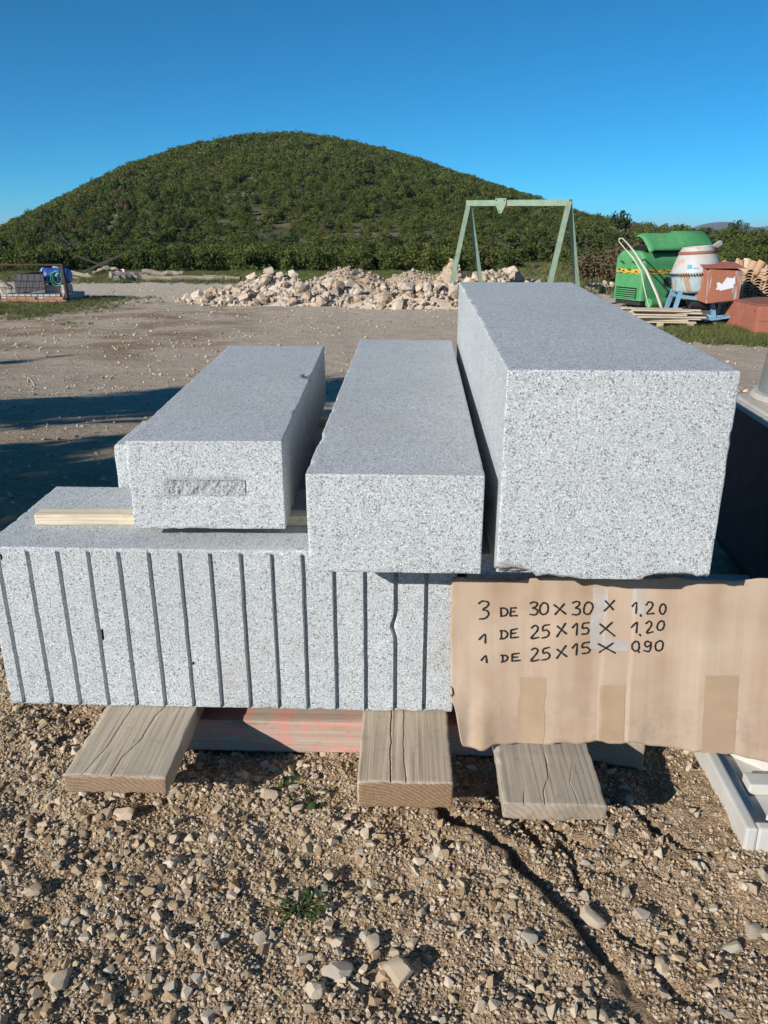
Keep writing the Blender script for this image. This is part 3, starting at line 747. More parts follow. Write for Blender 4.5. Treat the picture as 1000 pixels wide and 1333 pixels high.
# big block: worn lower front corners
def big_post(P, V):
    f = P[:, 1] < 0.02
    def spall(cx, cz, rx, rz, dep):
        d = np.sqrt(((P[:, 0] - cx) / rx) ** 2 + ((P[:, 2] - cz) / rz) ** 2) + 0.25 * vnoise(P, 60, 4)
        V[:, 1] += np.where(f, dep * (1 - ss(0.6, 1.0, d)) * (1 + 0.5 * vnoise(P, 90, 6)), 0)
        V[:, 2] += np.where(f & (P[:, 2] < 0.01), 0.5 * dep * (1 - ss(0.5, 1.0, d)), 0)
    spall(0.025, 0.0, 0.035, 0.022, 0.010); spall(0.075, 0.0, 0.02, 0.010, 0.005); spall(0.255, 0.0, 0.05, 0.012, 0.011)
    return V
granite('granite_block', 'largest square granite block, on top of the stack at right', 0.302, 1.21, 0.300, 0.0, 0.0, 0.0, 0.0, 3, post=big_post)
granite('granite_block', 'long flat granite block in the middle of the top layer, beside the largest', 0.25, 1.175, 0.15, -0.271, 0.0126, 0.0, -0.0049, 12)
def mark_post(P, V):                              # roughly chiselled-off mark on the front end
    f = P[:, 1] < 1e-6
    m = ss(0.060, 0.064, P[:, 0]) * (1 - ss(0.184, 0.188, P[:, 0])) * ss(0.056, 0.060, P[:, 2]) * (1 - ss(0.084, 0.087, P[:, 2]))
    V[:, 1] += np.where(f, m * 0.0048, 0)
    c = np.exp(-(((P[:, 1] - 0.52) / 0.025) ** 2)) * ss(0.225, 0.25, P[:, 0]) * ss(0.13, 0.15, P[:, 2])   # chip far along the right top edge
    V[:, 0] -= 0.012 * c * (1 + vnoise(P, 70, 5)); V[:, 2] -= 0.006 * c
    return V
lb = granite('granite_block', 'shorter flat granite block at left on a pale lath, with chiselled mark on its end', 0.25, 0.904, 0.15, -0.578, 0.168, 0.0, 0.0269, 21, post=mark_post, chip=0.012)
# rough floor of the chiselled mark
gx, gz = np.meshgrid(np.linspace(0.062, 0.187, 90), np.linspace(0.058, 0.086, 24))
P = np.stack([gx.ravel(), 0 * gx.ravel(), gz.ravel()], 1)
edge = np.minimum(np.minimum(gx - 0.062, 0.187 - gx), np.minimum(gz - 0.058, 0.086 - gz)).ravel()
dep = 0.0004 + 0.0030 * np.clip(0.45 + 0.6 * fbm(P * np.array([1, 1, 0.6]), 130, 18, 3), 0, 1) * ss(0, 0.004, edge)
mm = grid_mesh('chiselled_mark', gx, dep.reshape(gx.shape), gz, False)
mk('chiselled_mark', mm, MAT['chisel'], lb)

GRO = [-0.796 + 0.05 * k + 0.820 for k in range(15)]
def groove_post(P, V):
    f = P[:, 1] < 0.0005; z = P[:, 2]; top = ss(0.293, 0.288, z)
    for k, gx in enumerate(GRO):
        wob = 0.0004 * vnoise(np.stack([0 * z + k * 3.3, 0 * z, z], 1), 35, 40 + k)
        if k == 13: wob = wob + 0.006 * np.exp(-((z - 0.165) / 0.014) ** 2) * np.array(-1.0)
        g = np.abs(P[:, 0] - gx) <= 0.00325
        V[:, 1] += np.where(f & g, 0.016 * top, 0)
        near = np.abs(P[:, 0] - gx) <= 0.0042
        V[:, 0] += np.where(f & near, wob, 0)
    return V
ex = [q for gx in GRO for q in (gx - 0.0042, gx - 0.0036, gx - 0.00315, gx, gx + 0.00315, gx + 0.0036, gx + 0.0042)]
granite('grooved_granite_block', 'long granite block with vertical saw grooves, lying across under the others', 0.773, 0.300, 0.300, -0.820, 0.132, -0.32, 0.0, 33, extra=ex, post=groove_post)
granite('granite_block', 'granite block under the largest one, mostly hidden behind the cardboard', 0.372, 0.300, 0.3, -0.030, 0.132, -0.32, 0.0, 41, step=0.015)
granite('granite_block', 'hidden granite block carrying the far ends of the top blocks', 0.80, 0.30, 0.3, -0.46, 0.78, -0.32, 0.0, 45, step=0.02)
granite('granite_offcut', 'upright granite offcut standing just left of the shorter flat block', 0.105, 0.19, 0.48, -0.705, 0.452, -0.42, 0.0, 47, step=0.012, rad=0.005, chip=0.003)
# laths between the layers
def slab(name, label, cat, x, y, z, w, l, h, mat, rz=0.0, cracks=(), seed=3, chip=0.003, rad=0.0025, step=0.008, group=None, parent=None, end=0.0, round_=0.0):
    def post(P, V):
        if cracks:
            y_ = P[:, 1]; Z0 = np.zeros_like(y_)
            src = [Z0] + [Z0 + c[0][0][0] for c in cracks] + [Z0 + w]; dst = [Z0]
            for n_, (pl, wd, dp) in enumerate(cracks):
                A = np.array(pl); Q = np.stack([y_, Z0 + n_, Z0], 1)
                dst.append(np.interp(y_, A[:, 1], A[:, 0]) + 0.0008 * vnoise(Q, 40, seed) + 0.0005 * vnoise(Q, 260, seed))
            dst.append(Z0 + w); od = np.argsort([q[0] for q in src]); src = [src[q] for q in od]; dst = [dst[q] for q in od]; dx = Z0.copy()
            for a_ in range(len(src) - 1):
                t_ = (P[:, 0] - src[a_]) / (src[a_ + 1] - src[a_]); k = (t_ >= 0) & (t_ <= 1)
                dx[k] = (((1 - t_) * (dst[a_] - src[a_]) + t_ * (dst[a_ + 1] - src[a_ + 1])))[k]
            up_ = P[:, 2] > h - 1e-6; V[:, 0] += np.where(up_, dx, 0)
            for (pl, wd, dp) in cracks:
                k = up_ & (np.abs(P[:, 0] - pl[0][0]) < 1e-5) & (y_ <= pl[-1][1]); V[k, 2] -= dp * np.clip((pl[-1][1] - y_[k]) / 0.03, 0.1, 1)
                k2 = k & (y_ < 1e-6); V[k2, 1] += 0.004
        V[:, 2] += 0.0008 * vnoise(P * np.array([1, .06, 1]), 120, seed)
        V[:, 1] += np.where(P[:, 1] < 1e-5, end * vnoise(P, 25, seed + 7), 0)
        return V
    ex_ = [q for c in cracks for q in (c[0][0][0] - c[1], c[0][0][0], c[0][0][0] + c[1])]
    me = block_mesh(name, w, l, h, step, rad, chip, seed, extra=ex_, post=post); me.materials.clear(); me.materials.append(mat)
    o = mk(name, me, None, parent, st(x, y, z, rz))
    return tag(o, label, cat, group)
slab('wooden_lath', 'pale fresh lath sticking out under the shorter flat block', 'lath', -0.02, 0.242, -0.0195, 0.034, 0.752, 0.019, MAT['lath'], RAD(91.2), seed=5, rad=0.002)
slab('wooden_lath', 'hidden lath under the far ends of the top blocks', 'lath', 0.31, 0.90, -0.0195, 0.034, 0.75, 0.019, MAT['lath'], RAD(90), seed=6, step=0.02)
slab('wooden_lath', 'short lath under the front of the largest block', 'lath', 0.30, 0.21, -0.0195, 0.034, 0.28, 0.019, MAT['lath'], RAD(90), seed=7, step=0.02)
# timbers under the stack
slab('timber_beam', 'weathered timber under the left end of the grooved block, split along its top', 'beam', -0.655, -0.052, -0.353, 0.162, 1.15, 0.032, MAT['beam'], RAD(-0.6),
     [([(0.075, 0.0), (0.078, 0.05), (0.092, 0.09), (0.096, 0.16), (0.11, 0.21)], 0.0013, 0.014), ([(0.03, 0.0), (0.045, 0.08), (0.05, 0.2)], 0.0005, 0.004)], 11, 0.004, 0.0045, 0.0045, end=0.0015)
slab('timber_beam', 'weathered timber under the right end of the grooved block with two splits', 'beam', -0.2005, -0.052, -0.369, 0.147, 1.12, 0.048, MAT['beam_b'], RAD(0.4),
     [([(0.052, 0.0), (0.050, 0.06), (0.049, 0.2)], 0.0013, 0.014), ([(0.075, 0.01), (0.071, 0.07), (0.071, 0.2)], 0.0006, 0.007)], 12, 0.003, 0.004, 0.0045, end=0.001)
slab('timber_beam', 'grey cracked timber sticking out under the cardboard', 'beam', 0.018, -0.092, -0.350, 0.152, 1.0, 0.028, MAT['beam_c'], RAD(0.3),
     [([(0.06, 0.0), (0.062, 0.03), (0.075, 0.06), (0.078, 0.12)], 0.0012, 0.012), ([(0.11, 0.01), (0.105, 0.05), (0.12, 0.1)], 0.0005, 0.006), ([(0.03, 0.0), (0.035, 0.035)], 0.0005, 0.004)], 13, 0.008, 0.003, 0.0045, end=0.004)
slab('cross_board', 'board with faded red paint lying crosswise under the timbers', 'board', 0.30, 0.165, -0.436, 0.12, 0.84, 0.066, MAT['redboard'], RAD(90), (), 14, 0.003, 0.003, 0.01)
slab('cross_board', 'hidden board crosswise under the far ends of the timbers', 'board', 0.30, 0.80, -0.436, 0.12, 1.05, 0.066, MAT['beam'], RAD(90), (), 15, 0.003, 0.003, 0.03)
slab('timber_offcut', 'short dark timber lying behind the grey timber under the cardboard', 'timber', 0.185, 0.16, -0.436, 0.11, 0.35, 0.06, MAT['beam_c'], RAD(-12), (), 16, 0.004, 0.004, 0.012)

# ------------------------------------------------------------------ cardboard with handwriting
CA = np.array([0, 0.100, -0.050]); CB = np.array([0, 0.036, -0.3135]); CN = np.cross([1.0, 0, 0], CB - CA); CN /= np.linalg.norm(CN)
if CN[1] > 0: CN = -CN
TBOT = np.array([(-0.057, .715), (-0.051, .74), (-0.046, .80), (-0.036, .99), (-0.02, 1.02), (-0.009, 1.026), (0.025, .99), (0.11, .983), (0.197, .966), (0.24, .975), (0.282, .992), (0.393, 1.03), (0.454, 1.086), (0.56, 1.12)])
def card_pt(x, t, off=0.0):
    x = np.asarray(x, float); t = np.asarray(t, float)
    P = CA + np.outer(t, CB - CA); P[:, 0] += x
    Q = np.stack([x, t * 0.27, 0 * x], 1)
    xw = x + 0.004 * (t - 0.5) + 0.0015 * vnoise(np.stack([0 * x, t * 0.27, 0 * x], 1), 22, 2)
    FX = [-0.06, 0.0, 0.060, 0.112, 0.1815, 0.1835, 0.226, 0.228, 0.284, 0.338, 0.40, 0.57]
    d = np.interp(xw, FX, [0, .0015, 0, .0028, -.0005, .0012, .0005, .003, -.001, .003, -.001, .002]) * (0.45 + 0.55 * ss(0, 1, t))
    d = d + 0.0014 * fbm(Q, 7, 3, 3) * ss(0.0, 0.25, t) + 0.0006 * np.clip(1 - 3 * np.abs(vnoise(Q, 14, 91)), 0, 1)
    d = d + 0.012 * (1 - ss(-0.057, -0.02, x)) * ss(0.5, 1.0, t) + 0.006 * ss(-0.03, -0.005, x) * (1 - ss(-0.005, 0.02, x)) * ss(0.6, 1.0, t)
    return P + np.outer(d + off, CN)
def m_card():
    b = NB('cardboard'); v = b.obj()
    fl = b.noise(b.mapv(v, (190, 3, 3)), 1, 3, 0.6); bl = b.noise(v, 9, 4, 0.6); sm = b.noise(v, 30, 5, 0.7)
    c = b.ramp(bl, [(0.3, (0.33, 0.23, 0.155)), (0.55, (0.42, 0.305, 0.215)), (0.75, (0.485, 0.385, 0.295))])
    c = b.mix(b.ramp(fl, [(0.35, 0.0), (0.7, 0.4)]), c, (0.37, 0.265, 0.18))
    c = b.mix(b.ramp(b.noise(b.mapv(v, (16, 1.2, 1.2), loc=(2, 0, 0)), 1, 2), [(0.42, 0.0), (0.58, 0.35)]), c, (0.53, 0.425, 0.33))
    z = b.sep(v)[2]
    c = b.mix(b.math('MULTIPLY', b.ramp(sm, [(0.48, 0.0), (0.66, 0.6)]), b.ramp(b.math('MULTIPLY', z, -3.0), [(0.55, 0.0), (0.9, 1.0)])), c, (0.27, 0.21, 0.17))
    return b.done(b.bsdf(c, 0.8, b.bump(fl, 0.25, 0.0008), 0.25))
MAT['card'] = m_card()
xs_ = np.concatenate([np.linspace(-0.057, 0.0, 24), np.linspace(0.003, 0.56, 200)]); ts_ = np.linspace(0, 1, 70)
XX, TT = np.meshgrid(xs_, ts_); tb = np.interp(XX, TBOT[:, 0], TBOT[:, 1]) + 0.012 * vnoise(np.stack([XX.ravel(), 0 * XX.ravel(), 0 * XX.ravel()], 1), 60, 3).reshape(XX.shape)
tt = 0.0 + 0.012 * vnoise(np.stack([XX.ravel(), 0 * XX.ravel(), 0 * XX.ravel() + 4], 1), 45, 3).reshape(XX.shape) - 0.02 * ss(0.04, 0.065, XX)
TT = tt + TT * (tb - tt)
XX = XX + np.where(XX < -0.056, 0.004 * vnoise(np.stack([0 * XX.ravel(), TT.ravel(), 0 * XX.ravel()], 1), 22, 5).reshape(XX.shape), 0)
PC = card_pt(XX.ravel(), TT.ravel())
cm = grid_mesh('cardboard_sheet', PC[:, 0].reshape(XX.shape), PC[:, 1].reshape(XX.shape), PC[:, 2].reshape(XX.shape), True)
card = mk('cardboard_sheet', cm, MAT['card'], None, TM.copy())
md = card.modifiers.new('thickness', 'SOLIDIFY'); md.thickness = 0.004; md.offset = 1.0
tag(card, 'crumpled brown cardboard sheet with three handwritten lines of sizes', 'cardboard')
MAT['ink'] = m_plain('black_marker', (0.016, 0.016, 0.018), 0.6, 0.2, 40, 0.05, 0.0005)
def patch(name, x0, x1, t0, t1, mat, off, nx=14, ny=14, wob=0.0):
    U, T = np.meshgrid(np.linspace(x0, x1, nx), np.linspace(t0, t1, ny))
    U = U + wob * vnoise(np.stack([U.ravel() * 0, T.ravel(), U.ravel() * 0 + x0 * 50], 1), 12, 3).reshape(U.shape)
    Q = card_pt(U.ravel(), T.ravel(), off)
    return mk(name, grid_mesh(name, Q[:, 0].reshape(U.shape), Q[:, 1].reshape(U.shape), Q[:, 2].reshape(U.shape)), mat, card)
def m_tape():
    b = NB('clear_tape_sheen'); n = b.noise(b.obj(), 45, 3)
    g = b.bsdf((0.60, 0.63, 0.66), 0.18, b.bump(n, 0.35, 0.003), 0.6)  # pale blue-grey colour paints the sky's reflection on the tape
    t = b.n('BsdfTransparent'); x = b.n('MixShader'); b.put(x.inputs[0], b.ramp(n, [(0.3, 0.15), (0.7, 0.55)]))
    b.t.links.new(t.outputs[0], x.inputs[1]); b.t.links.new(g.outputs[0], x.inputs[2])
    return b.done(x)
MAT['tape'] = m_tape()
MAT['browntape'] = m_plain('brown_tape', (0.40, 0.285, 0.185), 0.5, 0.12, 20, 0.1, 0.001, 0.4)
for nm, q, mt in (('clear_tape_sheen', (0.163, 0.186, 0.04, 0.40), 'tape'), ('clear_tape_sheen', (0.186, 0.224, 0.34, 0.41), 'tape'), ('clear_tape_sheen', (0.226, 0.245, 0.03, 0.19), 'tape'),
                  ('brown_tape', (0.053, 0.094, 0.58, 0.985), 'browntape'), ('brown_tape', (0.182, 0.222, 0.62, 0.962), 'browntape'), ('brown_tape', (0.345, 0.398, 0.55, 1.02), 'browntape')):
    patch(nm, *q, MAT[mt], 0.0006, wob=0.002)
TEXT = [[[-15,142,-9,127,0,134,-1,157,-8,177,-1,185,1,207,-4,229,-13,235],[20,167,21,214],[19,167,27,169,31,188,28,210,20,216],[36,166,35,213],[36,166,44,165],[35,189,42,187],[35,213,46,211],[66,137,71,128,77,136,75,155,70,164,76,172,78,188,74,205,66,202],[87,130,83,144,81,171,83,196,88,201,93,187,94,159,92,138,87,130],[103,142,122,196],[119,136,105,200],[132,130,138,121,143,129,141,148,137,159,143,167,144,186,140,200,132,198],[156,123,152,137,150,164,151,189,157,197,161,183,164,155,162,133,156,123],[183,115,196,167],[197,112,182,176],[225,146,231,123,231,186],[238,191,239,202],[246,136,250,117,256,125,255,149,248,185,259,184],[271,129,268,146,268,173,272,189,276,175,277,148,274,129,271,129]],[[-13,357,-4,326,-3,378],[22,302,22,349],[20,302,28,304,32,323,28,346,20,352],[37,298,37,345],[37,298,47,289],[37,320,45,314],[37,345,49,339],[69,285,74,268,79,279,78,301,69,346,81,339],[97,261,88,270,87,297,93,294,97,311,94,333,86,342],[109,268,124,314],[122,251,109,332],[133,278,140,253,140,322],[159,246,150,252,149,280,155,276,159,293,156,312,148,315],[176,253,200,323],[195,241,177,311],[225,272,233,238,233,301],[238,309,240,318],[247,246,252,231,256,242,255,264,249,300,259,294],[271,227,267,241,265,266,268,283,273,280,276,257,275,235,271,227]],[[-9,482,-2,454,0,495],[25,449,25,488],[22,449,30,451,33,465,30,482,23,491],[40,442,40,484],[40,442,51,436],[40,462,49,458],[40,484,53,478],[70,415,75,404,80,414,78,437,70,482,83,473],[98,396,89,408,89,433,94,427,99,444,96,466,87,475],[110,407,126,450],[124,384,110,462],[134,399,141,374,141,441],[161,362,151,371,150,396,156,392,162,409,159,426,150,432],[175,372,202,425],[198,365,177,424],[232,351,228,368,228,396,233,409,238,398,238,370,236,354,232,351],[237,409,239,417],[256,358,250,350,247,367,250,383,256,372,257,358,255,408,246,406],[271,346,265,360,264,388,268,407,274,398,276,370,274,351,271,346]]]
def stroke_pts(pl):
    p = np.array(pl, float).reshape(-1, 2) / 1000.0
    if len(p) < 3: return p[0] + np.linspace(0, 1, 6)[:, None] * (p[-1] - p[0])
    q = np.concatenate([[2 * p[0] - p[1]], p, [2 * p[-1] - p[-2]]]); out = []
    for i in range(1, len(q) - 2):
        for s in np.linspace(0, 1, 6, endpoint=False):
            a, b_, c, d = q[i - 1], q[i], q[i + 1], q[i + 2]
            out.append(0.5 * (2 * b_ + (c - a) * s + (2 * a - 5 * b_ + 4 * c - d) * s * s + (3 * b_ - a - 3 * c + d) * s ** 3))
    out.append(p[-1]); return np.array(out)
for line in TEXT:
    V = []; F = []
    for pl in line:
        p = stroke_pts(pl) * np.array([1.0, 0.271]); d = np.gradient(p, axis=0); d /= np.linalg.norm(d, axis=1)[:, None] + 1e-9
        nrm = np.stack([-d[:, 1], d[:, 0]], 1); hw = 0.0013 * (1 + 0.18 * np.sin(np.arange(len(p)) * 1.3 + len(V)))[:, None]
        p[0] -= d[0] * 0.0006; p[-1] += d[-1] * 0.0006
        A = p + nrm * hw; B = p - nrm * hw; n = len(p); b0 = len(V)
        QA = card_pt(A[:, 0], A[:, 1] / 0.271, 0.0013); QB = card_pt(B[:, 0], B[:, 1] / 0.271, 0.0013)
        V += list(QA) + list(QB); F += [(b0 + i, b0 + i + 1, b0 + n + i + 1, b0 + n + i) for i in range(n - 1)]
    mk('handwriting', pydata('handwriting', V, F), MAT['ink'], card)

# ------------------------------------------------------------------ gantry frame of green steel
MAT['framegreen'] = m_paint('faded_green_paint', (0.185, 0.265, 0.185), 0.25, (0.30, 0.17, 0.08), 0.55, 0.25, 7)
def gantry():
    t = thing('lifting_frame', 'faded green steel frame of two splayed leg pairs and a crossbar', 'frame', at(0, 0, 0))
    L = Vector((1.20, 19.7, 1.14)); Rr = Vector((3.17, 17.5, 1.08)); ax = (Rr - L).normalized(); pr = Vector((0.745, 0.667, 0)).normalized()
    m = MB(); m.bar(L - ax * 0.04, Rr + ax * 0.04, 0.115, 0.125); m.build('crossbar', MAT['framegreen'], t)
    for T in (L, Rr):
        for sgn in (-1, 1):
            f = Vector((T.x, T.y, -1.10)) + pr * 0.62 * sgn
            m = MB(); m.bar(T + Vector((0, 0, 0.03)), f, 0.105); m.build('leg', MAT['framegreen'], t)
            p = MB(); p.box(f.x - .09, f.x + .09, f.y - .09, f.y + .09, -1.10, -1.08); p.build('foot_plate', MAT['framegreen'], t)
    c = L + ax * (Rr - L).length * 0.37; nrm = Vector((-pr.x, -pr.y, 0)) * 0.075
    w = ax * 0.165; V = []
    for off in (nrm, nrm * 1.25):
        for (a, z) in ((-1, 0.10), (1, 0.10), (1, -0.02), (0.25, -0.22), (-0.25, -0.22), (-1, -0.02)):
            V.append(c + off + w * a + Vector((0, 0, z)))
    F = [tuple(range(6)), tuple(range(11, 5, -1))] + [(i, i + 6, (i + 1) % 6 + 6, (i + 1) % 6) for i in range(6)]
    pl = MB().add(V, F).build('hanger_plate', MAT['framegreen'], t)
    dark = MAT['darkmetal']
    for (a, z) in ((-0.7, 0.06), (0.7, 0.06), (-0.15, -0.17)):
        q = c + nrm * 1.25 + w * a + Vector((0, 0, z)); k = MB(); k.tube([q, q + nrm * 0.25], 0.013, 8); k.build('bolt', dark, pl)
MAT['darkmetal'] = m_plain('dark_metal', (0.035, 0.034, 0.033), 0.6, 0.3, 10, 0.2, 0.002)
MAT['black'] = m_plain('black_rubber_and_shade', (0.012, 0.012, 0.013), 0.8, 0.2)  # rubber of the wheels, and painted dark in the compressor's gaps
gantry()

# ------------------------------------------------------------------ green compressor with lifted hood
MAT['green'] = m_paint('bright_green_paint', (0.062, 0.255, 0.092), 0.16, (0.15, 0.13, 0.07), 0.5, 0.22, 6)
def m_band():
    b = NB('yellow_black_band'); v = b.obj(); n = b.noise(b.mapv(v, (4, 4, 12)), 2, 4, .65)
    return b.done(b.bsdf(b.mix(b.math('GREATER_THAN', n, 0.53), (0.55, 0.38, 0.03), (0.04, 0.04, 0.03)), 0.6))
MAT['band'] = m_band()
def compressor():
    t = thing('air_compressor', 'green metal compressor with yellow and black band and raised hood', 'compressor', at(4.86, 17.5, None, RAD(24)))
    # local: x along the long side (to the right), y depth to the back, z up; near corner at origin
    Wd, Dp = 1.75, 0.98
    def prof(off=0.0):
        P = [(0 - off, 0.16), (0 - off, 0.95)]
        for k in range(1, 9):
            a = k / 8 * math.pi / 2; P.append((0.26 - (0.26 + off) * math.cos(a), 0.95 + (0.26 + off) * math.sin(a)))
        P += [(Dp - 0.26 + 0.26 * math.sin(k / 8 * math.pi / 2), 0.95 + 0.26 * math.cos(k / 8 * math.pi / 2)) for k in range(0, 9)]
        P += [(Dp, 0.16)]
        return P
    P = prof(); n = len(P); V = [(x, y, z) for x in (0.0, Wd) for (y, z) in P]
    # rounded end: move the end profile in
    F = [tuple(range(n)), tuple(range(2 * n - 1, n - 1, -1))] + [(i, i + n, (i + 1) % n + n, (i + 1) % n) for i in range(n)]
    me = MB().add(V, F).mesh('body'); bm = bmesh.new(); bm.from_mesh(me)
    ed = [e for e in bm.edges if abs(e.verts[0].co.x - e.verts[1].co.x) < 1e-6 and e.verts[0].co.x < 1e-6 and min(e.verts[0].co.z, e.verts[1].co.z) > 0.15 and max(e.verts[0].co.z, e.verts[1].co.z) > 0.2]
    bmesh.ops.bevel(bm, geom=ed, offset=0.09, segments=4, affect='EDGES', profile=0.6); bm.to_mesh(me); bm.free()
    body = mk('body', me, MAT['green'], t)
    b = MB(); b.box(0.07, Wd - 0.02, -0.007, 0.02, 0.72, 0.82); b.box(-0.007, 0.02, 0.09, Dp - 0.08, 0.72, 0.82); b.build('colour_band', MAT['band'], t)
    for k in range(5):
        g = MB(); g.box(-0.03, 0.0, 0.16, Dp - 0.12, 0.20 + k * 0.045, 0.222 + k * 0.045, Matrix.Rotation(0.0, 4, 'Y')); g.build('grille_slat', MAT['green'], t)
    g = MB(); g.box(-0.004, 0.004, 0.15, Dp - 0.11, 0.19, 0.43); g.build('grille_shade', MAT['black'], t)  # black sheet paints the darkness behind the slats
    # raised hood: a curved shell over the roof
    h = MB(); V = []; N = 9
    for x in (-0.0, 0.12, Wd * 0.5, Wd * 0.53, Wd - 0.05, Wd + 0.05):
        for k in range(N):
            a = k / (N - 1); yy = 0.06 + 0.55 * a; zz = 1.23 + 0.34 * math.sin(a * 1.9) + (0.05 if x > Wd * 0.52 else 0.0)
            if x in (-0.0, Wd + 0.05): zz -= 0.05
            V.append((x + 0.05, yy - 0.16, zz))
    F = [(i * N + k, i * N + k + 1, (i + 1) * N + k + 1, (i + 1) * N + k) for i in range(5) for k in range(N - 1)]
    ho = MB().add(V, F).build('hood', MAT['green'], t); s = ho.modifiers.new('thick', 'SOLIDIFY'); s.thickness = 0.03; ho.data.polygons.foreach_set('use_smooth', [True] * len(ho.data.polygons))
    m = MB(); m.box(0.1, Wd - 0.05, 0.10, 0.5, 1.19, 1.30); m.build('hood_gap_shade', MAT['black'], t)  # solid black box paints the shade under the raised hood
    m = MB(); m.lathe([(0.001, 0), (0.10, 0), (0.10, 0.012), (0.085, 0.012), (0.08, 0.004), (0.001, 0.004)], 24, Matrix.Translation((0.66, -0.012, 0.56)) @ Matrix.Rotation(RAD(90), 4, 'X')); m.build('gauge_cover', MAT['darkmetal'], t)
    m = MB(); m.box(0.05, Wd - 0.05, 0.06, Dp - 0.06, 0.06, 0.17); m.build('chassis', MAT['darkmetal'], t)
    m = MB(); m.tube([(0.10, -0.16, 0.13), (0.62, -0.10, 0.13)], [0.10, 0.10], 14); m.build('pressure_tank', MAT['green'], t)
    for (x, y) in ((0.85, 0.02), (1.45, 0.02), (0.85, Dp - 0.02), (1.45, Dp - 0.02)):
        w = MB(); w.tube([(x, y - 0.07, 0.19), (x, y + 0.07, 0.19)], 0.19, 20); wh = w.build('wheel', MAT['black'], t)
        r = MB(); r.tube([(x, y - 0.075, 0.19), (x, y + 0.075, 0.19)], 0.10, 14); r.build('rim', MAT['darkmetal'], wh)
    for (x0, y0) in ((-0.04, 0.35), (-0.04, 0.75)):
        m = MB(); m.tube([(x0, y0, 0.98), (x0 + 0.02, y0 - .06, 0.96), (x0 + 0.03, y0 - .10, 0.92)], 0.016, 6); m.build('latch', MAT['darkmetal'], t)
compressor()

MAT['pale'] = m_plain('pale_strip', (0.62, 0.57, 0.48), 0.7, 0.2, 8, 0.2, 0.002)
def leaning_strip():
    t = thing('bent_strip', 'pale bent strip folded double and leaning against the green compressor', 'strip', at(0, 0, 0))
    A = [(4.98, 16.05, -1.09), (4.86, 16.25, -0.72), (4.66, 16.5, -0.25), (4.46, 16.7, 0.08), (4.30, 16.78, 0.27), (4.19, 16.8, 0.37), (4.12, 16.8, 0.37), (4.12, 16.8, 0.31)]
    B = [(4.12, 16.8, 0.31), (4.22, 16.78, 0.20), (4.40, 16.68, 0.00), (4.55, 16.5, -0.26), (4.62, 16.3, -0.66), (4.72, 16.05, -1.09)]
    m = MB(); m.tube(A, [0.045, 0.04, 0.04, 0.03, 0.022, 0.02, 0.02, 0.02], 8, sq=0.5); m.build('long_leg', MAT['pale'], t, smooth=True)
    m = MB(); m.tube(B, [0.02, 0.022, 0.03, 0.028, 0.022, 0.02], 8, sq=0.5); m.build('short_leg', MAT['pale'], t, smooth=True)
leaning_strip()

# ------------------------------------------------------------------ concrete mixer
MAT['mixwhite'] = m_paint('mixer_white_paint', (0.42, 0.43, 0.42), 0.34, (0.28, 0.20, 0.145), 0.5, 0.1, 5)
MAT['mixlow'] = m_paint('rusted_blue_grey', (0.30, 0.40, 0.42), 0.5, (0.22, 0.115, 0.062), 0.6, 0.2, 3.0, True)
MAT['mixblue'] = m_paint('light_blue_paint', (0.15, 0.30, 0.42), 0.25, (0.2, 0.1, 0.05), 0.5, 0.2, 6)
MAT['rust'] = m_paint('rust_red', (0.34, 0.115, 0.07), 0.45, (0.19, 0.07, 0.042), 0.75, 0.2, 3)
MAT['rustbrown'] = m_paint('rust_brown', (0.24, 0.10, 0.055), 0.55, (0.15, 0.055, 0.035), 0.75, 0.25, 2.4)
MAT['housing'] = m_paint('rusted_housing', (0.34, 0.40, 0.42), 0.80, (0.21, 0.075, 0.042), 0.7, 0.2, 2.6, True)
MAT['sticker'] = m_plain('white_sticker', (0.66, 0.69, 0.72), 0.5, 0.04)
MAT['bluelogo'] = m_plain('blue_print', (0.12, 0.34, 0.66), 0.5, 0.1)
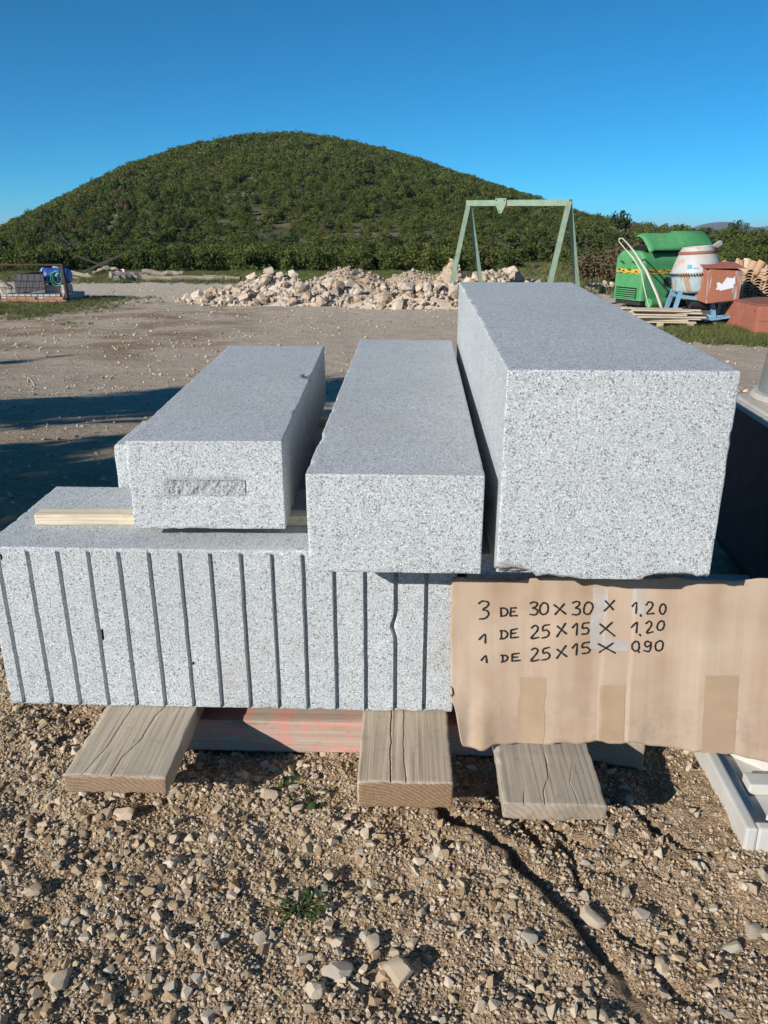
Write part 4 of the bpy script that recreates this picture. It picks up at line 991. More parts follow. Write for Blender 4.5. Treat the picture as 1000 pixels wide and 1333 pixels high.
def mixer():
    t = thing('concrete_mixer', 'white and rust concrete mixer drum on a light blue frame with rusty motor box', 'concrete mixer', at(4.95, 14.25))
    z0 = 0.0; tip = Matrix.Translation((0, 0, 0.6)) @ Matrix.Rotation(RAD(-4), 4, 'Y') @ Matrix.Translation((0, 0, -0.6))
    lo = MB(); lo.lathe([(0.0, 0.56), (0.30, 0.57), (0.385, 0.60), (0.40, 0.64), (0.425, 0.90)], 56, tip); lo.build('lower_drum', MAT['mixlow'], t, smooth=True)
    hi = MB(); hi.lathe([(0.425, 0.93), (0.42, 0.96), (0.37, 1.10), (0.325, 1.20), (0.305, 1.225), (0.30, 1.27), (0.25, 1.335), (0.245, 1.35), (0.225, 1.35), (0.22, 1.30), (0.28, 1.20)], 56, tip)
    up_ = hi.build('upper_drum', MAT['mixwhite'], t, smooth=True)
    rb = MB(); rb.lathe([(0.312, 1.225), (0.318, 1.235), (0.31, 1.275), (0.302, 1.28)], 56, tip); rb.build('rusted_band', MAT['rustbrown'], up_, smooth=True)
    rg = MB(); rg.lathe([(0.42, 0.893), (0.455, 0.893), (0.455, 0.93), (0.42, 0.93)], 56, tip); ring = rg.build('gear_ring', MAT['mixlow'], t)
    tm = MB(); tm.box(-0.009, 0.009, -0.012, 0.014, -0.022, 0.012); tme = tm.mesh('gear_tooth'); tme.materials.append(MAT['darkmetal'])
    for k in range(64):
        a = 2 * math.pi * k / 64
        o = mk('gear_tooth', tme); o.parent = ring; o.matrix_local = tip @ Matrix.Rotation(a, 4, 'Z') @ Matrix.Translation((0.462, 0, 0.905)) @ Matrix.Rotation(RAD(90), 4, 'Z')
    # blue lettering patch on the drum
    for (a0, a1, za, zb) in ((-2.28, -2.08, 0.99, 1.06), (-2.03, -1.80, 0.99, 1.01)):
        V = []; nn = 8
        for z in (za, zb):
            r = 0.4195 - (z - 0.96) * 0.357 + 0.005
            for k in range(nn): a = a0 + (a1 - a0) * k / (nn - 1); V.append(tip @ Vector((r * math.cos(a), r * math.sin(a), z + 0.01 * (k % 2))))
        MB().add(V, [(k, k + 1, nn + k + 1, nn + k) for k in range(nn - 1)]).build('blue_print', MAT['bluelogo'], up_)
    for (x, y, dx, dy) in ((-0.34, -0.26, -0.16, -0.08), (0.16, -0.36, 0.10, -0.1), (-0.30, 0.3, -0.12, 0.12), (0.45, 0.3, 0.1, 0.12)):
        m = MB(); m.bar((x, y, 0.60), (x + dx, y + dy, 0.0), 0.065); m.build('leg', MAT['mixblue'], t)
    m = MB(); m.bar((-0.38, -0.28, 0.52), (0.5, -0.30, 0.40), 0.06); m.bar((-0.45, -0.32, 0.22), (0.55, -0.42, 0.16), 0.055); m.bar((-0.32, 0.3, 0.5), (0.48, 0.3, 0.5), 0.06); m.build('frame_rail', MAT['mixblue'], t)
    m = MB(); m.box(0.05, 0.55, -0.55, -0.15, 0.10, 0.135, Matrix.Rotation(RAD(-8), 4, 'Y')); m.build('foot_tray', MAT['mixblue'], t)
    m = MB(); m.tube([(0, 0, 0.12), (0, 0, 0.58)], 0.06, 12); m.build('drum_pivot', MAT['darkmetal'], t)
    m = MB(); m.tube([(-0.12, -0.1, 0.42), (0.35, -0.1, 0.42)], 0.16, 18); m.build('drive_unit', MAT['darkmetal'], t)
    # motor box to the right
    V = [(-0.09, 0.12, 0.46), (-0.02, -0.42, 0.42), (0.10, -0.42, 0.42), (0.18, -0.42, 0.46), (0.55, -0.40, 0.47), (0.50, 0.12, 0.47),
         (-0.09, 0.12, 1.05), (-0.02, -0.42, 0.985), (0.56, -0.40, 0.955), (0.49, 0.12, 1.06)]
    V = [(x + 0.0, y - 0.25, z) for x, y, z in V]
    F = [(0, 5, 4, 3, 2, 1), (6, 7, 8, 9), (0, 1, 7, 6), (1, 2, 3, 4, 8, 7), (4, 5, 9, 8), (5, 0, 6, 9)]
    box = MB().add(V, F); hm = box.mesh('motor_box'); bm = bmesh.new(); bm.from_mesh(hm); bmesh.ops.bevel(bm, geom=bm.edges[:], offset=0.012, segments=2, affect='EDGES'); bm.to_mesh(hm); bm.free()
    mb = mk('motor_box', hm, MAT['housing'], t)
    lid = MB(); lid.box(-0.1, 0.57, -0.69, -0.12, 0.0, 0.012, Matrix.Translation((0, 0, 1.075)) @ Matrix.Rotation(RAD(8), 4, 'X') @ Matrix.Translation((0, 0, 0.025))); lid.build('box_lid', MAT['rust'], mb)
    S = [(0.14, 0.10), (0.20, 0.10), (0.22, 0.08), (0.44, 0.14), (0.43, 0.21), (0.46, 0.22), (0.44, 0.37), (0.40, 0.33), (0.30, 0.35), (0.26, 0.26), (0.23, 0.21), (0.19, 0.25), (0.14, 0.24), (0.16, 0.17)]
    MB().add([(x - 0.02, -0.676 + 0.01 * x, z * 0.82 + 0.57) for x, z in S], [tuple(range(len(S)))]).build('white_sticker', MAT['sticker'], mb)
    m = MB(); m.tube([(0.18, 0.20, 1.30), (0.38, 0.32, 1.36)], 0.035, 8); m.tube([(0.36, 0.31, 1.35), (0.47, 0.36, 1.41)], 0.05, 4); m.build('tipping_handle', MAT['mixwhite'], t)
mixer()

# rusty box in front of the mixer, at the right edge
def rusty_box():
    t = thing('rusty_steel_box', 'low rusty red steel box standing in the grass at the right edge', 'steel box', at(5.40, 12.52, None, RAD(-1)))
    m = MB(); m.box(0, 1.3, 0, 1.62, 0.0, 0.47, bev=0.012); m.build('shell', MAT['rust'], t)
    m = MB(); m.box(-0.012, 1.312, -0.012, 1.632, 0.472, 0.497, bev=0.008); m.build('lid', MAT['rustbrown'], t)
    for (x0, x1, z0, z1) in ((0.035, 1.27, 0.025, 0.215), (0.035, 1.27, 0.235, 0.455)):
        m = MB(); m.box(x0, x1, -0.011, 0.004, z0, z1, bev=0.004); m.build('front_panel', MAT['rust'], t)
    for (y, z) in ((0.1, .40), (1.5, .40), (0.1, 0.07), (1.5, 0.3)):
        m = MB(); m.tube([(-0.02, y, z), (0.0, y, z)], 0.02, 8); m.build('rivet', MAT['rustbrown'], t)
    m = MB(); m.lathe([(0.001, 0), (0.035, 0), (0.035, .01), (0.001, .01)], 14, Matrix.Translation((-0.006, 1.38, 0.36)) @ Matrix.Rotation(RAD(-90), 4, 'Y')); m.build('plug', MAT['darkmetal'], t)
rusty_box()

# lumber pile on a pallet
def lumber():
    pl = thing('wooden_pallet', 'pale wooden pallet under the loose planks left of the mixer', 'pallet', at(4.18, 13.75, None, RAD(-7)))
    for k in range(5):
        m = MB(); m.box(-0.58, 0.58, -0.42 + k * 0.18, -0.31 + k * 0.18, 0.115, 0.137); m.build('deck_board', MAT['plank'], pl)
    for y in (-0.41, 0.0, 0.34):
        for x in (-0.55, -0.06, 0.44):
            m = MB(); m.box(x, x + 0.11, y, y + 0.1, 0.022, 0.114); m.build('block', MAT['plank'], pl)
        m = MB(); m.box(-0.58, 0.58, y, y + 0.1, 0.0, 0.021); m.build('bottom_board', MAT['plank'], pl)
    r = np.random.default_rng(9); M0 = pl.matrix_world.copy(); z = 0.138
    meshes = []
    for k in range(4):
        me = block_mesh('plank', 0.11, 1.15, 0.024, 0.05, 0.002, 0.004, 60 + k); me.materials.clear(); me.materials.append(MAT['plank']); meshes.append(me)
    for k in range(18):
        lay = k // 3; col = k % 3
        ang = RAD(90 + r.normal() * 6); off = r.uniform(-0.28, 0.14)
        M = M0 @ Matrix.Translation((0.62 + off, -0.36 + col * 0.24 + r.uniform(-.04, .04), z + lay * 0.031)) @ Matrix.Rotation(ang, 4, 'Z') @ Matrix.Rotation(r.uniform(-0.012, 0.012), 4, 'X') @ Matrix.Diagonal((r.uniform(0.8, 1.4), r.uniform(0.8, 1.1), 1, 1))
        o = mk('plank', meshes[k % 4], None, None, M); tag(o, 'pale plank in the loose pile on the pallet left of the mixer', 'plank', 'planks piled on the pallet')
    for (x, y, rz, L, lab) in ((5.30, 13.35, 82, 0.75, 'plank lying on the ground beside the blue mixer foot'), (3.95, 15.2, 64, 1.3, 'pale plank lying on the ground before the compressor'), (4.35, 15.6, 100, 1.2, 'pale plank lying behind the pile, nearest the compressor')):
        o = mk('plank', meshes[1], None, None, at(x, y, None, RAD(rz)) @ Matrix.Translation((0, 0, 0.004)) @ Matrix.Diagonal((1.0, L, 1, 1))); tag(o, lab, 'plank')
lumber()

# stacked roof tiles and broken ones behind the rusty box
MAT['tile'] = m_stone('terracotta_tile', [(0.1, (0.44, 0.28, 0.17)), (0.5, (0.55, 0.38, 0.24)), (1.0, (0.60, 0.46, 0.32))], 8, 0.4, 0.006)
def tile_mesh():
    V = []; N = 9
    for (r, s) in ((0.085, 0), (0.070, 0)):
        for y in (0.0, 0.42):
            q = r * (1.0 if y == 0 else 0.86)
            for k in range(N): a = math.pi * k / (N - 1); V.append((q * math.cos(a), y, q * math.sin(a) * 0.8))
    F = []
    for k in range(N - 1):
        F += [(k, k + 1, N + k + 1, N + k), (2 * N + k, 3 * N + k, 3 * N + k + 1, 2 * N + k + 1), (k, 2 * N + k, 2 * N + k + 1, k + 1), (N + k, N + k + 1, 3 * N + k + 1, 3 * N + k)]
    F += [(0, N, 3 * N, 2 * N), (N - 1, 3 * N - 1, 4 * N - 1, 2 * N - 1)]
    me = MB().add(V, F).mesh('clay_tile'); me.materials.append(MAT['tile']); return me
TILE = tile_mesh()
r = np.random.default_rng(4)
for col in range(6):
    for k in range(13 if col != 1 else 10):
        o = mk('clay_tile', TILE, None, None, at(6.05 + col * 0.19 + r.uniform(-.015, .015), 14.75 + r.uniform(-.03, .03), None, r.uniform(-.12, .12), RAD(2)) @ Matrix.Translation((0, 0, 0.26 + 0.052 * k)) @ Matrix.Rotation(r.uniform(-.12, .12), 4, 'Y'))
        tag(o, 'curved terracotta roof tile in the stack behind the rusty box', 'roof tile', 'roof tiles stacked behind the rusty box')
pb = thing('wooden_pallet', 'dark pallet under the stack of roof tiles', 'pallet', at(6.5, 14.95))
for k in range(5):
    m = MB(); m.box(-0.62, 0.62, -0.24 + k * 0.1, -0.17 + k * 0.1, 0.13, 0.155); m.build('deck_board', MAT['oldwood'], pb)
for x in (-0.6, -0.05, 0.5):
    m = MB(); m.box(x, x + 0.1, -0.24, 0.23, 0.0, 0.129); m.build('bearer', MAT['oldwood'], pb)
for k in range(9):
    a = RAD(-50 + k * 13)
    o = mk('clay_tile', TILE, None, None, at(5.80 + k * 0.055, 15.05 + 0.02 * (k % 3), -0.42 + 0.03 * (k % 2), r.uniform(-.3, .3)) @ Matrix.Rotation(a * 0.7, 4, 'Y') @ Matrix.Rotation(RAD(80), 4, 'X'))
    tag(o, 'roof tile standing on edge in the fan behind the motor box', 'roof tile', 'roof tiles fanned on edge')
cb = thing('timber_trestle', 'low timber trestle holding the fanned roof tiles behind the motor box', 'trestle', at(6.0, 15.15))
m = MB(); m.box(-0.35, 0.35, -0.22, 0.22, 0.60, 0.64); m.build('top_board', MAT['oldwood'], cb)
for x in (-0.3, 0.24):
    m = MB(); m.box(x, x + 0.06, -0.2, 0.2, 0.0, 0.599); m.build('side_board', MAT['oldwood'], cb)

# ------------------------------------------------------------------ pen at the left edge
MAT['brick'] = m_plain('red_brick', (0.40, 0.20, 0.14), 0.9, 0.25, 20)
MAT['concrete'] = m_plain('pale_concrete', (0.46, 0.44, 0.40), 0.9, 0.2, 10, 0.5, 0.004)
MAT['barrel'] = m_plain('blue_plastic', (0.022, 0.085, 0.36), 0.35, 0.2, 6, 0.1, 0.003, 0.5)
MAT['hose'] = m_plain('green_hose', (0.01, 0.27, 0.15), 0.4, 0.15, 20, 0.1, 0.002, 0.5)
MAT['panel_and_shade'] = m_plain('dark_panel', (0.06, 0.06, 0.068), 0.6, 0.3, 20, 0.3, 0.002)  # the panel's own grey; on the basin bowl it paints shade
MAT['rustwire'] = m_plain('rusty_wire', (0.075, 0.05, 0.038), 0.8, 0.3)
def pen():
    y = 18.75
    f = thing('wire_fence', 'rusty wire mesh fence with top rail at the left edge', 'fence', at(0, y, -1.095))
    for x in (-10.6, -8.36):
        m = MB(); m.tube([(x + 0.04, 0, 0), (x, 0, 0.86)], 0.045, 8); m.build('post', MAT['rustwire'], f)
    m = MB(); m.tube([(-10.6, 0, 0.84), (-8.34, 0, 0.84)], 0.026, 8); m.build('top_rail', MAT['rustwire'], f)
    for k in range(4):
        m = MB(); m.tube([(-10.6, 0, 0.12 + 0.17 * k), (-8.35, 0, 0.12 + 0.17 * k)], 0.0065, 5); m.build('wire', MAT['rustwire'], f)
    for k in range(15):
        m = MB(); m.tube([(-10.55 + 0.15 * k, 0.005, 0.05), (-10.55 + 0.15 * k, 0.005, 0.83)], 0.005, 5); m.build('wire', MAT['rustwire'], f)
    bm_ = MB(); bm_.box(0, 0.21, 0, 0.1, 0, 0.06, bev=0.006); bme = bm_.mesh('brick'); bme.materials.append(MAT['brick'])
    w = thing('brick_edging', 'low row of red bricks along the foot of the fence', 'brick edging', at(-10.5, y - 0.2, -1.10))
    for row in range(2):
        for k in range(10):
            if row and k in (3, 7): continue
            o = mk('brick', bme); o.parent = w; o.matrix_local = Matrix.Translation((k * 0.222 - 0.06 * row, 0.01 * row + rng.uniform(-.01, .01), row * 0.064)) @ Matrix.Rotation(rng.uniform(-.04, .04), 4, 'Z')
    s = mk('concrete_slab', block_mesh('concrete_slab', 2.1, 1.3, 0.16, 0.1, 0.01, 0.02, 70), None, None, at(-10.55, y + 0.12, -1.10)); s.data.materials.clear(); s.data.materials.append(MAT['concrete'])
    tag(s, 'pale concrete slab inside the wire pen', 'slab')
    b = thing('plastic_barrel', 'blue plastic barrel lying on its side inside the pen', 'barrel', at(-8.86, y + 0.75, -0.94) @ Matrix.Translation((0, 0, 0.40)))
    Mx = Matrix.Rotation(RAD(90), 4, 'Y')
    p = [(0.0, -0.36), (0.13, -0.36), (0.165, -0.35), (0.185, -0.32), (0.19, -0.18), (0.197, -0.165), (0.197, -0.14), (0.19, -0.125), (0.192, 0.10), (0.199, 0.115), (0.199, 0.14), (0.192, 0.155), (0.185, 0.31), (0.16, 0.35), (0.12, 0.36), (0.0, 0.36)]
    m = MB(); m.lathe(p, 32, Mx); m.build('drum', MAT['barrel'], b, smooth=True)
    m = MB(); m.lathe([(0.192, -0.30), (0.201, -0.295), (0.201, -0.27), (0.192, -0.265)], 32, Mx); m.build('clamp_ring', MAT['pale'], b)
    m = MB(); m.tube([(-0.36, 0.06, 0.06), (-0.39, 0.06, 0.06)], 0.035, 10); m.build('bung', MAT['pale'], b)
    c = thing('barrel_cradle', 'low pale block carrying the blue barrel', 'block', at(-9.0, y + 0.55, -0.94))
    m = MB(); m.box(-0.1, 0.45, 0, 0.4, 0, 0.20, bev=0.01); m.build('base', MAT['concrete'], c)
    p = mk('dark_panel', block_mesh('dark_panel', 0.72, 0.05, 0.44, 0.1, 0.004, 0.004, 71), None, None, at(-9.66, y + 0.22, -0.94, RAD(3), RAD(-12), RAD(-7)) @ Matrix.Translation((0, 0, 0.02))); p.data.materials.clear(); p.data.materials.append(MAT['panel_and_shade'])
    tag(p, 'dark grey panel leaning inside the pen below the barrel', 'panel')
    q = mk('pale_stone', worn_rock('pale_stone', 81, MAT['cobble'], 0.8), None, None, at(-10.0, y + 0.35, -0.78) @ Matrix.Diagonal((0.5, 0.5, 0.5, 1))); tag(q, 'pale rough stone left of the dark panel in the pen', 'stone')
    h = thing('hose_reel', 'coil of green hose hung on a rusty stake inside the pen', 'hose', at(-8.53, y + 0.10, -1.095))
    m = MB(); m.tube([(0, 0, 0.0), (0, 0, 0.62)], 0.018, 8); m.build('stake', MAT['rustbrown'], h)
    for k in range(6):
        R0 = 0.11 + 0.012 * (k % 3); cz = 0.54 + 0.02 * math.sin(k * 2.1); cx = 0.02 * math.cos(k * 1.7)
        pts = [(cx + R0 * math.cos(a), -0.03 - 0.012 * k, cz + R0 * 1.2 * math.sin(a)) for a in np.linspace(0, 6.283, 25)]
        m = MB(); m.tube(pts, 0.013, 7, cap=False); m.build('hose_loop', MAT['hose'], h, smooth=True)
pen()

# ------------------------------------------------------------------ logs, beams and stones along the far side of the track
def logm(name, L, r0, r1, seed):
    r = np.random.default_rng(seed); m = MB(); n = 9
    m.tube([(r.normal() * 0.03, L * k / (n - 1), r.normal() * 0.02) for k in range(n)], [(r0 + (r1 - r0) * k / (n - 1)) * r.uniform(.9, 1.1) for k in range(n)], 9)
    me = m.mesh(name, False); me.materials.append(MAT['oldwood']); return me
for (x, y, rz, L, r0, r1, dz, rx, lab) in [(-9.2, 27.2, -84, 2.7, 0.115, 0.09, 0.10, 0, 'long stripped log lying at the track edge, nearest the left rubble'), (-9.4, 27.9, -86, 1.4, 0.09, 0.075, 0.26, 0, 'shorter pale log lying on top behind the long one'),
                                          (-9.95, 26.6, -40, 0.95, 0.12, 0.11, 0.11, 0, 'short thick log end pointing at the camera left of the long log'), (-7.2, 27.6, -95, 1.3, 0.10, 0.08, 0.10, 0, 'dark log end lying beside the left rubble heap'), (-10.7, 28.4, -60, 1.3, 0.13, 0.12, 0.13, 0, 'grey log half hidden in grass between stones and long log')]:
    o = mk('log', logm('log', L, r0, r1, int(L * 100)), None, None, at(x, y, None, RAD(rz)) @ Matrix.Translation((0, 0, dz))); tag(o, lab, 'log')
for (x, y, z, rz, rx, L, w, h, mt, lab) in [(-12.75, 28.4, 0.35, -66, -16, 1.55, 0.16, 0.13, 'lath', 'thick pale squared beam sloping down beside the pen'), (-12.9, 28.1, 0.15, -70, -10, 1.4, 0.15, 0.12, 'plank', 'second pale beam under the thick sloping one'),
                                           (-12.9, 31.0, 0.70, -62, -22, 1.5, 0.10, 0.08, 'bark', 'old greenish beam sloping down to the right in the crossed pair'), (-12.4, 30.5, 0.15, -62, 22, 1.5, 0.10, 0.08, 'bark', 'old greenish beam sloping up to the right in the crossed pair')]:
    me = block_mesh('squared_beam', w, L, h, 0.12, 0.008, 0.01, int(L * 31 + h * 97)); me.materials.clear(); me.materials.append(MAT[mt])
    o = mk('squared_beam', me, None, None, at(x, y, None, RAD(rz), 0) @ Matrix.Rotation(RAD(rx), 4, 'X')); o.location.z += z; tag(o, lab, 'beam')
sr = np.random.default_rng(14)
for k in range(16):
    d = sr.uniform(0.18, 0.42); x, y = -11.6 + sr.uniform(-.55, .9), 30.4 + sr.uniform(-.5, .5)
    o = mk('rubble_stone', HULLS[k % 12], None, None, at(x, y, None, sr.uniform(0, 6)) @ Matrix.Translation((0, 0, d * .2 + max(0, 0.30 - abs(x + 11.5) * 0.5))) @ Matrix.Diagonal((d * 1.3, d, d * .8, 1)))
    tag(o, 'pale slabby stone in the small pile between the crossed beams and the logs', 'stone', 'stones piled between the crossed beams and the logs')

# ------------------------------------------------------------------ basin and drum right of the stack, plastic pallet
MAT['zinc'] = m_paint('grey_zinc', (0.17, 0.19, 0.19), 0.3, (0.42, 0.26, 0.18), 0.4, 0.3, 5, True)
def basin():
    t = thing('stone_basin', 'pale stone basin with rounded rim at the right edge beside the largest block', 'basin', st(0.758, 0.55, -0.445))
    out = []; R0 = 0.10; X1, Y1 = 0.75, 0.72
    def loop(i, z):
        P = []
        for (cx, cy, a0) in ((R0, R0, 180), (X1 - R0, R0, 270), (X1 - R0, Y1 - R0, 0), (R0, Y1 - R0, 90)):
            for k in range(7):
                a = RAD(a0 + 15 * k); P.append((cx + (R0 - i) * math.cos(a), cy + (R0 - i) * math.sin(a), z))
        return P
    L = [loop(0.03, 0.0), loop(0.0, 0.05), loop(0.0, 0.425), loop(0.008, 0.438), loop(0.045, 0.44), loop(0.055, 0.43), loop(0.06, 0.12), loop(0.09, 0.10)]
    n = len(L[0]); V = [p for l in L for p in l]; F = [(i * n + k, i * n + (k + 1) % n, (i + 1) * n + (k + 1) % n, (i + 1) * n + k) for i in range(len(L) - 1) for k in range(n)]
    F += [tuple(range(n - 1, -1, -1)), tuple((len(L) - 1) * n + k for k in range(n))]
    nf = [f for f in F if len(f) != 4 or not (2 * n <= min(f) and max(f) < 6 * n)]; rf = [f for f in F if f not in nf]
    MB().add(V, nf).build('bowl', MAT['panel_and_shade'], t); MB().add(V, rf).build('rim', MAT['concrete'], t)  # bowl coloured dark to paint the shade on its sides; rim stays pale
    m = MB(); m.box(0.02, X1 - .02, 0.44, Y1 - .03, 0.13, 0.4425, bev=0.008); m.build('back_ledge', MAT['concrete'], t)
    d = thing('zinc_drum', 'grey metal drum with rust streak standing on the basin ledge', 'drum', st(0.945, 1.125, -0.0015))
    m = MB(); m.lathe([(0.001, 0.0), (0.145, 0.0), (0.152, 0.012), (0.145, 0.024), (0.128, 0.026)], 40); m.build('base_rim', MAT['concrete'], d, smooth=False)
    m = MB(); m.lathe([(0.132, 0.024), (0.118, 0.20), (0.122, 0.205), (0.117, 0.215), (0.103, 0.42), (0.106, 0.43), (0.098, 0.435), (0.098, 0.40)], 40); m.build('wall', MAT['zinc'], d, smooth=True)
basin()
MAT['plastic'] = m_plain('dusty_white_plastic', (0.56, 0.55, 0.51), 0.55, 0.16, 9, 0.2, 0.001, 0.35)
def plastic_pallet():
    t = thing('plastic_pallet', 'dusty white plastic pallet with lattice top lying at the lower right', 'pallet', at(0.392, -0.048, -0.432, RAD(-1.5)))
    Wd, Dp, z1 = 0.80, 1.0, 0.046
    for (x0, x1, y0, y1) in ((0, 0.018, 0, Dp), (Wd - .026, Wd, 0, Dp), (0.0185, Wd - .0265, 0, 0.018), (0.0265, Wd - .0265, Dp - .026, Dp)):
        m = MB(); m.box(x0, x1, y0, y1, 0.0, z1, bev=0.004); m.build('rim', MAT['plastic'], t)
    m = MB(); m.box(0.0182, 0.040, 0.0262, Dp - .03, 0.0, z1 - 0.016, bev=0.003); m.build('inner_rim', MAT['plastic'], t)
    for k in range(7):
        y = 0.115 + k * 0.13; m = MB(); m.box(0.0465, Wd - .0265, y, y + 0.034, 0.02, z1 - 0.006, bev=0.003); m.build('cross_rib', MAT['plastic'], t)
    for k in range(7):
        x = 0.05 + 0.105 * k
        for j in range(7):
            y0 = (0.028 if j == 0 else 0.15 + (j - 1) * 0.13); y1 = 0.113 + j * 0.13
            s = 1 if (k + j) % 2 == 0 else -1
            a = (x + (0.0 if s > 0 else 0.1), y0 + 0.002, z1 - 0.018); b_ = (x + (0.1 if s > 0 else 0.0), y1 - 0.002, z1 - 0.018)
            m = MB(); m.bar(a, b_, 0.02, 0.03); m.build('diagonal_rib', MAT['plastic'], t)
    m = MB(); m.box(0.042, Wd - .03, 0.02, Dp - 0.03, 0.010, 0.019); m.build('floor_sheet', MAT['plastic'], t)
plastic_pallet()

# ------------------------------------------------------------------ gravel, stones, weeds, grass
PEB = [hull_rock('pebble', 700 + k, 10 + k % 6, 0.5 + 0.05 * (k % 5), MAT['pebble']) for k in range(16)]
peb_lib = library('pebbles', PEB)
def pebbles(name, n, x0, x1, y0, y1, s0, s1, pw, dens, label):
    x = rng.uniform(x0, x1, n); y = rng.uniform(y0, y1, n); k = rng.random(n) < dens(x, y); x, y = x[k], y[k]; n = len(x)
    s = s0 + (s1 - s0) * rng.random(n) ** pw
    z = relief(x, y) + s * 0.13
    o = scatter(name, np.stack([x, y, z], 1), np.stack([rng.normal(0, .35, n), rng.normal(0, .35, n), rng.uniform(0, 6.28, n)], 1),
                np.stack([s, s * rng.uniform(.75, 1.25, n), s * rng.uniform(.8, 1.3, n)], 1), rng.integers(0, 16, n), peb_lib)
    o['label'] = label
def d_left(x, y):
    P = np.stack([x, y, 0 * x], 1); d, sd = pdist(x, y, SCARP)
    w = 1 - ss(-0.06, 0.03, sd + 0.02 * vnoise(P, 12, 2))
    return np.clip(0.50 + 0.45 * w + 0.35 * vnoise(P, 9, 4), 0.12, 1) * (d > 0.014)
pebbles('fine_gravel', 150000, -1.15, 0.75, -0.60, 0.55, 0.0028, 0.0100, 2.0, d_left, 'fine brown gravel in the foreground')
pebbles('coarse_gravel', 13000, -1.15, 0.75, -0.60, 0.60, 0.007, 0.027, 2.8, lambda x, y: d_left(x, y) ** 2.2, 'coarser tan gravel in the foreground')
pebbles('yard_gravel', 22000, -5.0, 3.5, 0.5, 9.0, 0.008, 0.04, 4.0, lambda x, y: 0.25 + 0.75 * np.exp(-(y - 0.5) / 2.5), 'scattered gravel on the yard behind the blocks')

pebbles('yard_grit', 26000, -9.0, 5.0, 6.0, 25.0, 0.018, 0.075, 4.0, lambda x, y: 0.35 + 0.3 * fbm(np.stack([x, y, 0 * x], 1), 0.7, 44, 3), 'loose grit on the far yard')
COB = [worn_rock('stone', 800 + k, MAT['cobble'], 0.50 + 0.07 * (k % 4), 3, 0.16) for k in range(10)]
for (x, y, d, k, rz, lab) in [(-0.130, -0.289, 0.056, 0, 20, 'large flat pale stone at the bottom of the picture, biggest there'), (-0.167, -0.242, 0.034, 1, 100, 'rounded tan stone just above the large flat pale one'), (-0.208, -0.290, 0.050, 2, 160, 'long flat tan stone left of the large flat pale stone'),
                             (0.212, -0.250, 0.042, 3, 40, 'reddish tan rounded stone casting a shadow at the lower right'), (-0.357, 0.058, 0.050, 4, -25, 'angular whitish stone beside the small weed near the cross board'), (0.044, -0.229, 0.040, 5, 10, 'flat grey tan stone at the end of the dark channel'),
                             (-0.657, -0.167, 0.036, 6, 60, 'pale triangular stone alone at the left edge'), (0.136, -0.180, 0.042, 7, 150, 'grey flat stone beside the dark channel'), (-0.585, 0.0, 0.055, 8, -10, 'flat tan stone right in front of the left timber end'), (-0.235, -0.318, 0.036, 9, 30, 'squat grey stone at the bottom edge left of the long flat one'),
                             (0.356, -0.186, 0.040, 1, 75, 'pale stone at the right edge below the plastic pallet'), (-0.235, -0.115, 0.030, 5, 15, 'tan stone with a flat top above the weed'), (-0.56, -0.31, 0.045, 2, 45, 'long tan stone at the lower left edge'), (0.315, -0.215, 0.034, 8, 10, 'flat stone near the right edge beside the pale one'),
                             (-0.075, -0.075, 0.030, 3, 75, 'pointed tan stone left of the channel below the middle timber')]:
    z = float(relief(np.array([x]), np.array([y]))[0])
    o = mk('stone', COB[k], None, None, Matrix.Translation((x, y, z + d * 0.10)) @ Euler((rng.normal(0, .12), rng.normal(0, .12), RAD(rz))).to_matrix().to_4x4() @ Matrix.Diagonal((d, d, d, 1)))
    tag(o, lab, 'stone')
ANG = [hull_rock('stone', 860 + k, 15 + k % 5, 0.45 + 0.06 * (k % 4), MAT['cobble']) for k in range(12)]
cnt = 0
while cnt < 240:
    x = rng.uniform(-0.95, 0.5); y = rng.uniform(-0.42, 0.35)
    if y > 0.08 and x > -0.9 and x < 0.36 and y > 0.14: continue
    d = 0.011 + 0.017 * rng.random() ** 2.4; z = float(relief(np.array([x]), np.array([y]))[0])
    o = mk('stone', ANG[int(rng.integers(12))], None, None, Matrix.Translation((x, y, z + d * 0.12)) @ Euler((rng.normal(0, .3), rng.normal(0, .3), rng.uniform(0, 6.28))).to_matrix().to_4x4() @ Matrix.Diagonal((d, d * rng.uniform(.8, 1.2), d * rng.uniform(.8, 1.3), 1)))
    tag(o, 'small tan stone lying loose in the foreground gravel', 'stone', 'small loose stones in the foreground gravel'); cnt += 1

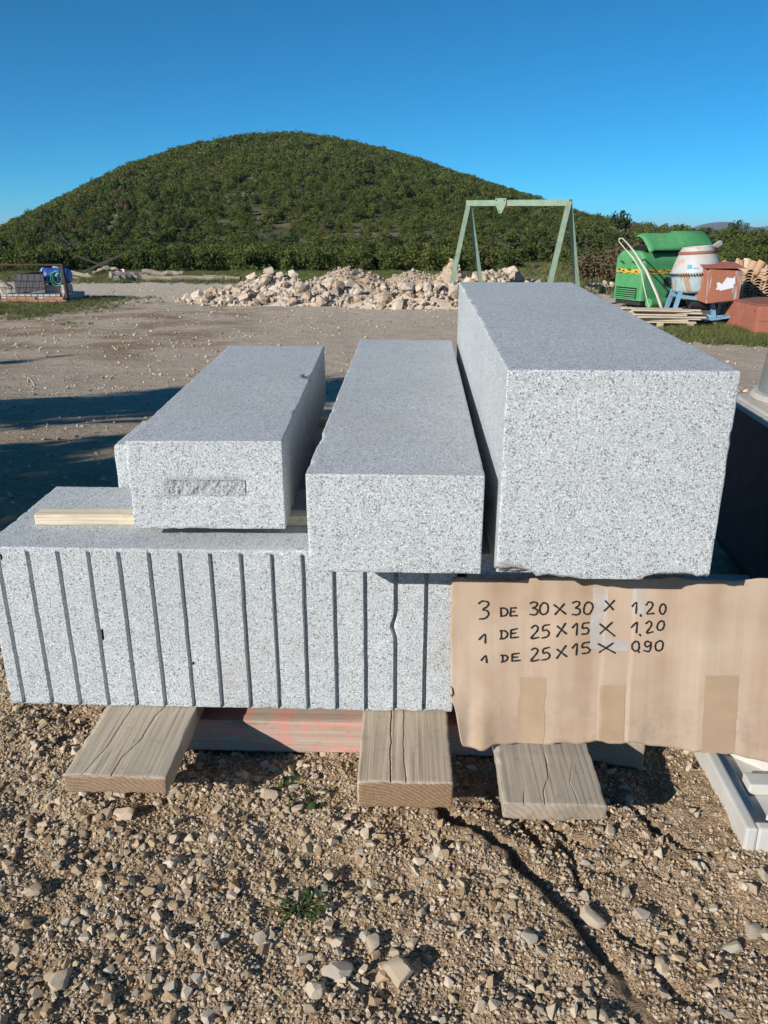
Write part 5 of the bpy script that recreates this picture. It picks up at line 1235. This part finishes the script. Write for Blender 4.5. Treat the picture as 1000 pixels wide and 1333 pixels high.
def weed(x, y, n, sp, size, label, seed):
    r = np.random.default_rng(seed); z = float(relief(np.array([x]), np.array([y]))[0])
    t = thing('weed', label, 'weed', at(x, y, z))
    for k in range(n):
        a = r.uniform(0, 6.28); d = sp * math.sqrt(r.random()); s = size * r.uniform(.6, 1.3); hh = r.uniform(0.004, 0.02)
        bx, by = d * math.cos(a), d * math.sin(a) * 0.7
        V = []; N = 6
        for i in range(N):
            u = i / (N - 1); w = s * 0.42 * math.sin(math.pi * min(1, u * 0.93 + 0.07)) ** 0.8
            zz = hh + s * 0.35 * math.sin(u * 2.2) ; yy = s * u
            V += [(-w, yy, zz + w * .35), (0, yy, zz), (w, yy, zz + w * .35)]
        F = []
        for i in range(N - 1): F += [(3 * i, 3 * i + 1, 3 * i + 4, 3 * i + 3), (3 * i + 1, 3 * i + 2, 3 * i + 5, 3 * i + 4)]
        M = Matrix.Translation((bx, by, 0)) @ Matrix.Rotation(a + r.normal() * .6, 4, 'Z') @ Matrix.Rotation(r.normal() * .3, 4, 'Y')
        m = MB(); m.add([M @ Vector(v) for v in V], F); m.build('leaf', MAT['weed'], t)
        m = MB(); m.tube([(0, 0, -0.002), (bx * .5, by * .5, hh * .9), (bx, by, hh)], 0.0006, 4); m.build('stem', MAT['weed'], t)
weed(-0.275, -0.185, 40, 0.044, 0.0085, 'low dark green leafy weed spread in the gravel', 3)
weed(-0.292, 0.030, 9, 0.026, 0.012, 'tiny green weed beside the whitish stone', 4)
weed(-0.34, 0.085, 8, 0.02, 0.012, 'tiny dark weed above the whitish stone', 6)

GRS = []
for k in range(6):
    r = np.random.default_rng(900 + k); V = []; F = []
    for j in range(16):
        a = r.uniform(0, 6.28); d = 0.35 * math.sqrt(r.random()); h = r.uniform(.45, 1.0); ln = r.normal(size=2) * 0.35; w = 0.035; b = len(V)
        x, y = d * math.cos(a), d * math.sin(a); c, s = math.cos(a * 2.7), math.sin(a * 2.7)
        V += [(x - w * c, y - w * s, 0), (x + w * c, y + w * s, 0), (x + ln[0] * .4 + w * .6 * c, y + ln[1] * .4 + w * .6 * s, h * .6), (x + ln[0] * .4 - w * .6 * c, y + ln[1] * .4 - w * .6 * s, h * .6), (x + ln[0], y + ln[1], h), (x + ln[0] + .004, y + ln[1], h)]
        F += [(b, b + 1, b + 2, b + 3), (b + 3, b + 2, b + 5, b + 4)]
    GRS.append(np_mesh('grass_tuft', V, F, MAT['grass']))
grs_lib = library('grass_tufts', GRS)
def grass(name, n, x0, x1, y0, y1, h0, h1, dens, label):
    x = rng.uniform(x0, x1, n); y = rng.uniform(y0, y1, n); P = np.stack([x, y, 0 * x], 1)
    k = rng.random(n) < dens(x, y, fbm(P, 0.8, 61, 3)); x, y = x[k], y[k]; n = len(x); s = rng.uniform(h0, h1, n)
    o = scatter(name, np.stack([x, y, relief(x, y) - 0.004], 1), np.stack([0 * x, 0 * x, rng.uniform(0, 6.28, n)], 1), np.stack([s * 1.4, s * 1.4, s], 1), rng.integers(0, 6, n), grs_lib)
    o['label'] = label
grass('pen_grass', 9000, -12.5, -5.6, 12.5, 20.5, 0.03, 0.10, lambda x, y, f: np.clip(ss(-6.2, -8.2, x + 0.3 * f) * ss(14.6, 16.2, y + 0.7 * f) * 0.9 + ss(0.35, 0.8, f) * 0.35 * ss(-5.5, -7, x), 0, 1), 'short grass before the wire pen')
grass('box_grass', 5200, 3.6, 7.5, 10.9, 14.4, 0.05, 0.14, lambda x, y, f: np.clip(ss(11.2, 11.9, y + 0.25 * f + 0.12 * (x - 5)) * ss(3.7, 4.6, x + .2 * f) * 0.95, 0, 1), 'grass at the foot of the rusty box and planks')
grass('track_grass', 9000, -17, 1.0, 24.4, 34, 0.06, 0.20, lambda x, y, f: np.clip(ss(25.2, 26.2, y + 0.6 * f + 0.05 * x) * 0.8, 0, 1), 'dry grass along the far edge of the track')
grass('scrub_grass', 9000, 3.5, 22, 19, 44, 0.08, 0.30, lambda x, y, f: np.clip(ss(18.8, 21, y + f) * (0.5 + 0.4 * f), 0, 1), 'dry scrub grass behind the machines')

# ------------------------------------------------------------------ the thin blue air of a clear day
hb = NB('haze'); pv = hb.n('VolumePrincipled'); pv.inputs['Color'].default_value = (0.72, 0.84, 1.0, 1); pv.inputs['Density'].default_value = 0.00009; pv.inputs['Anisotropy'].default_value = 0.0
hb.t.links.new(pv.outputs[0], hb.out.inputs['Volume'])
hz = MB().box(-9600, 9600, -9600, 14600, -60, 130).build('haze', hb.m); tag(hz, kind='stuff')
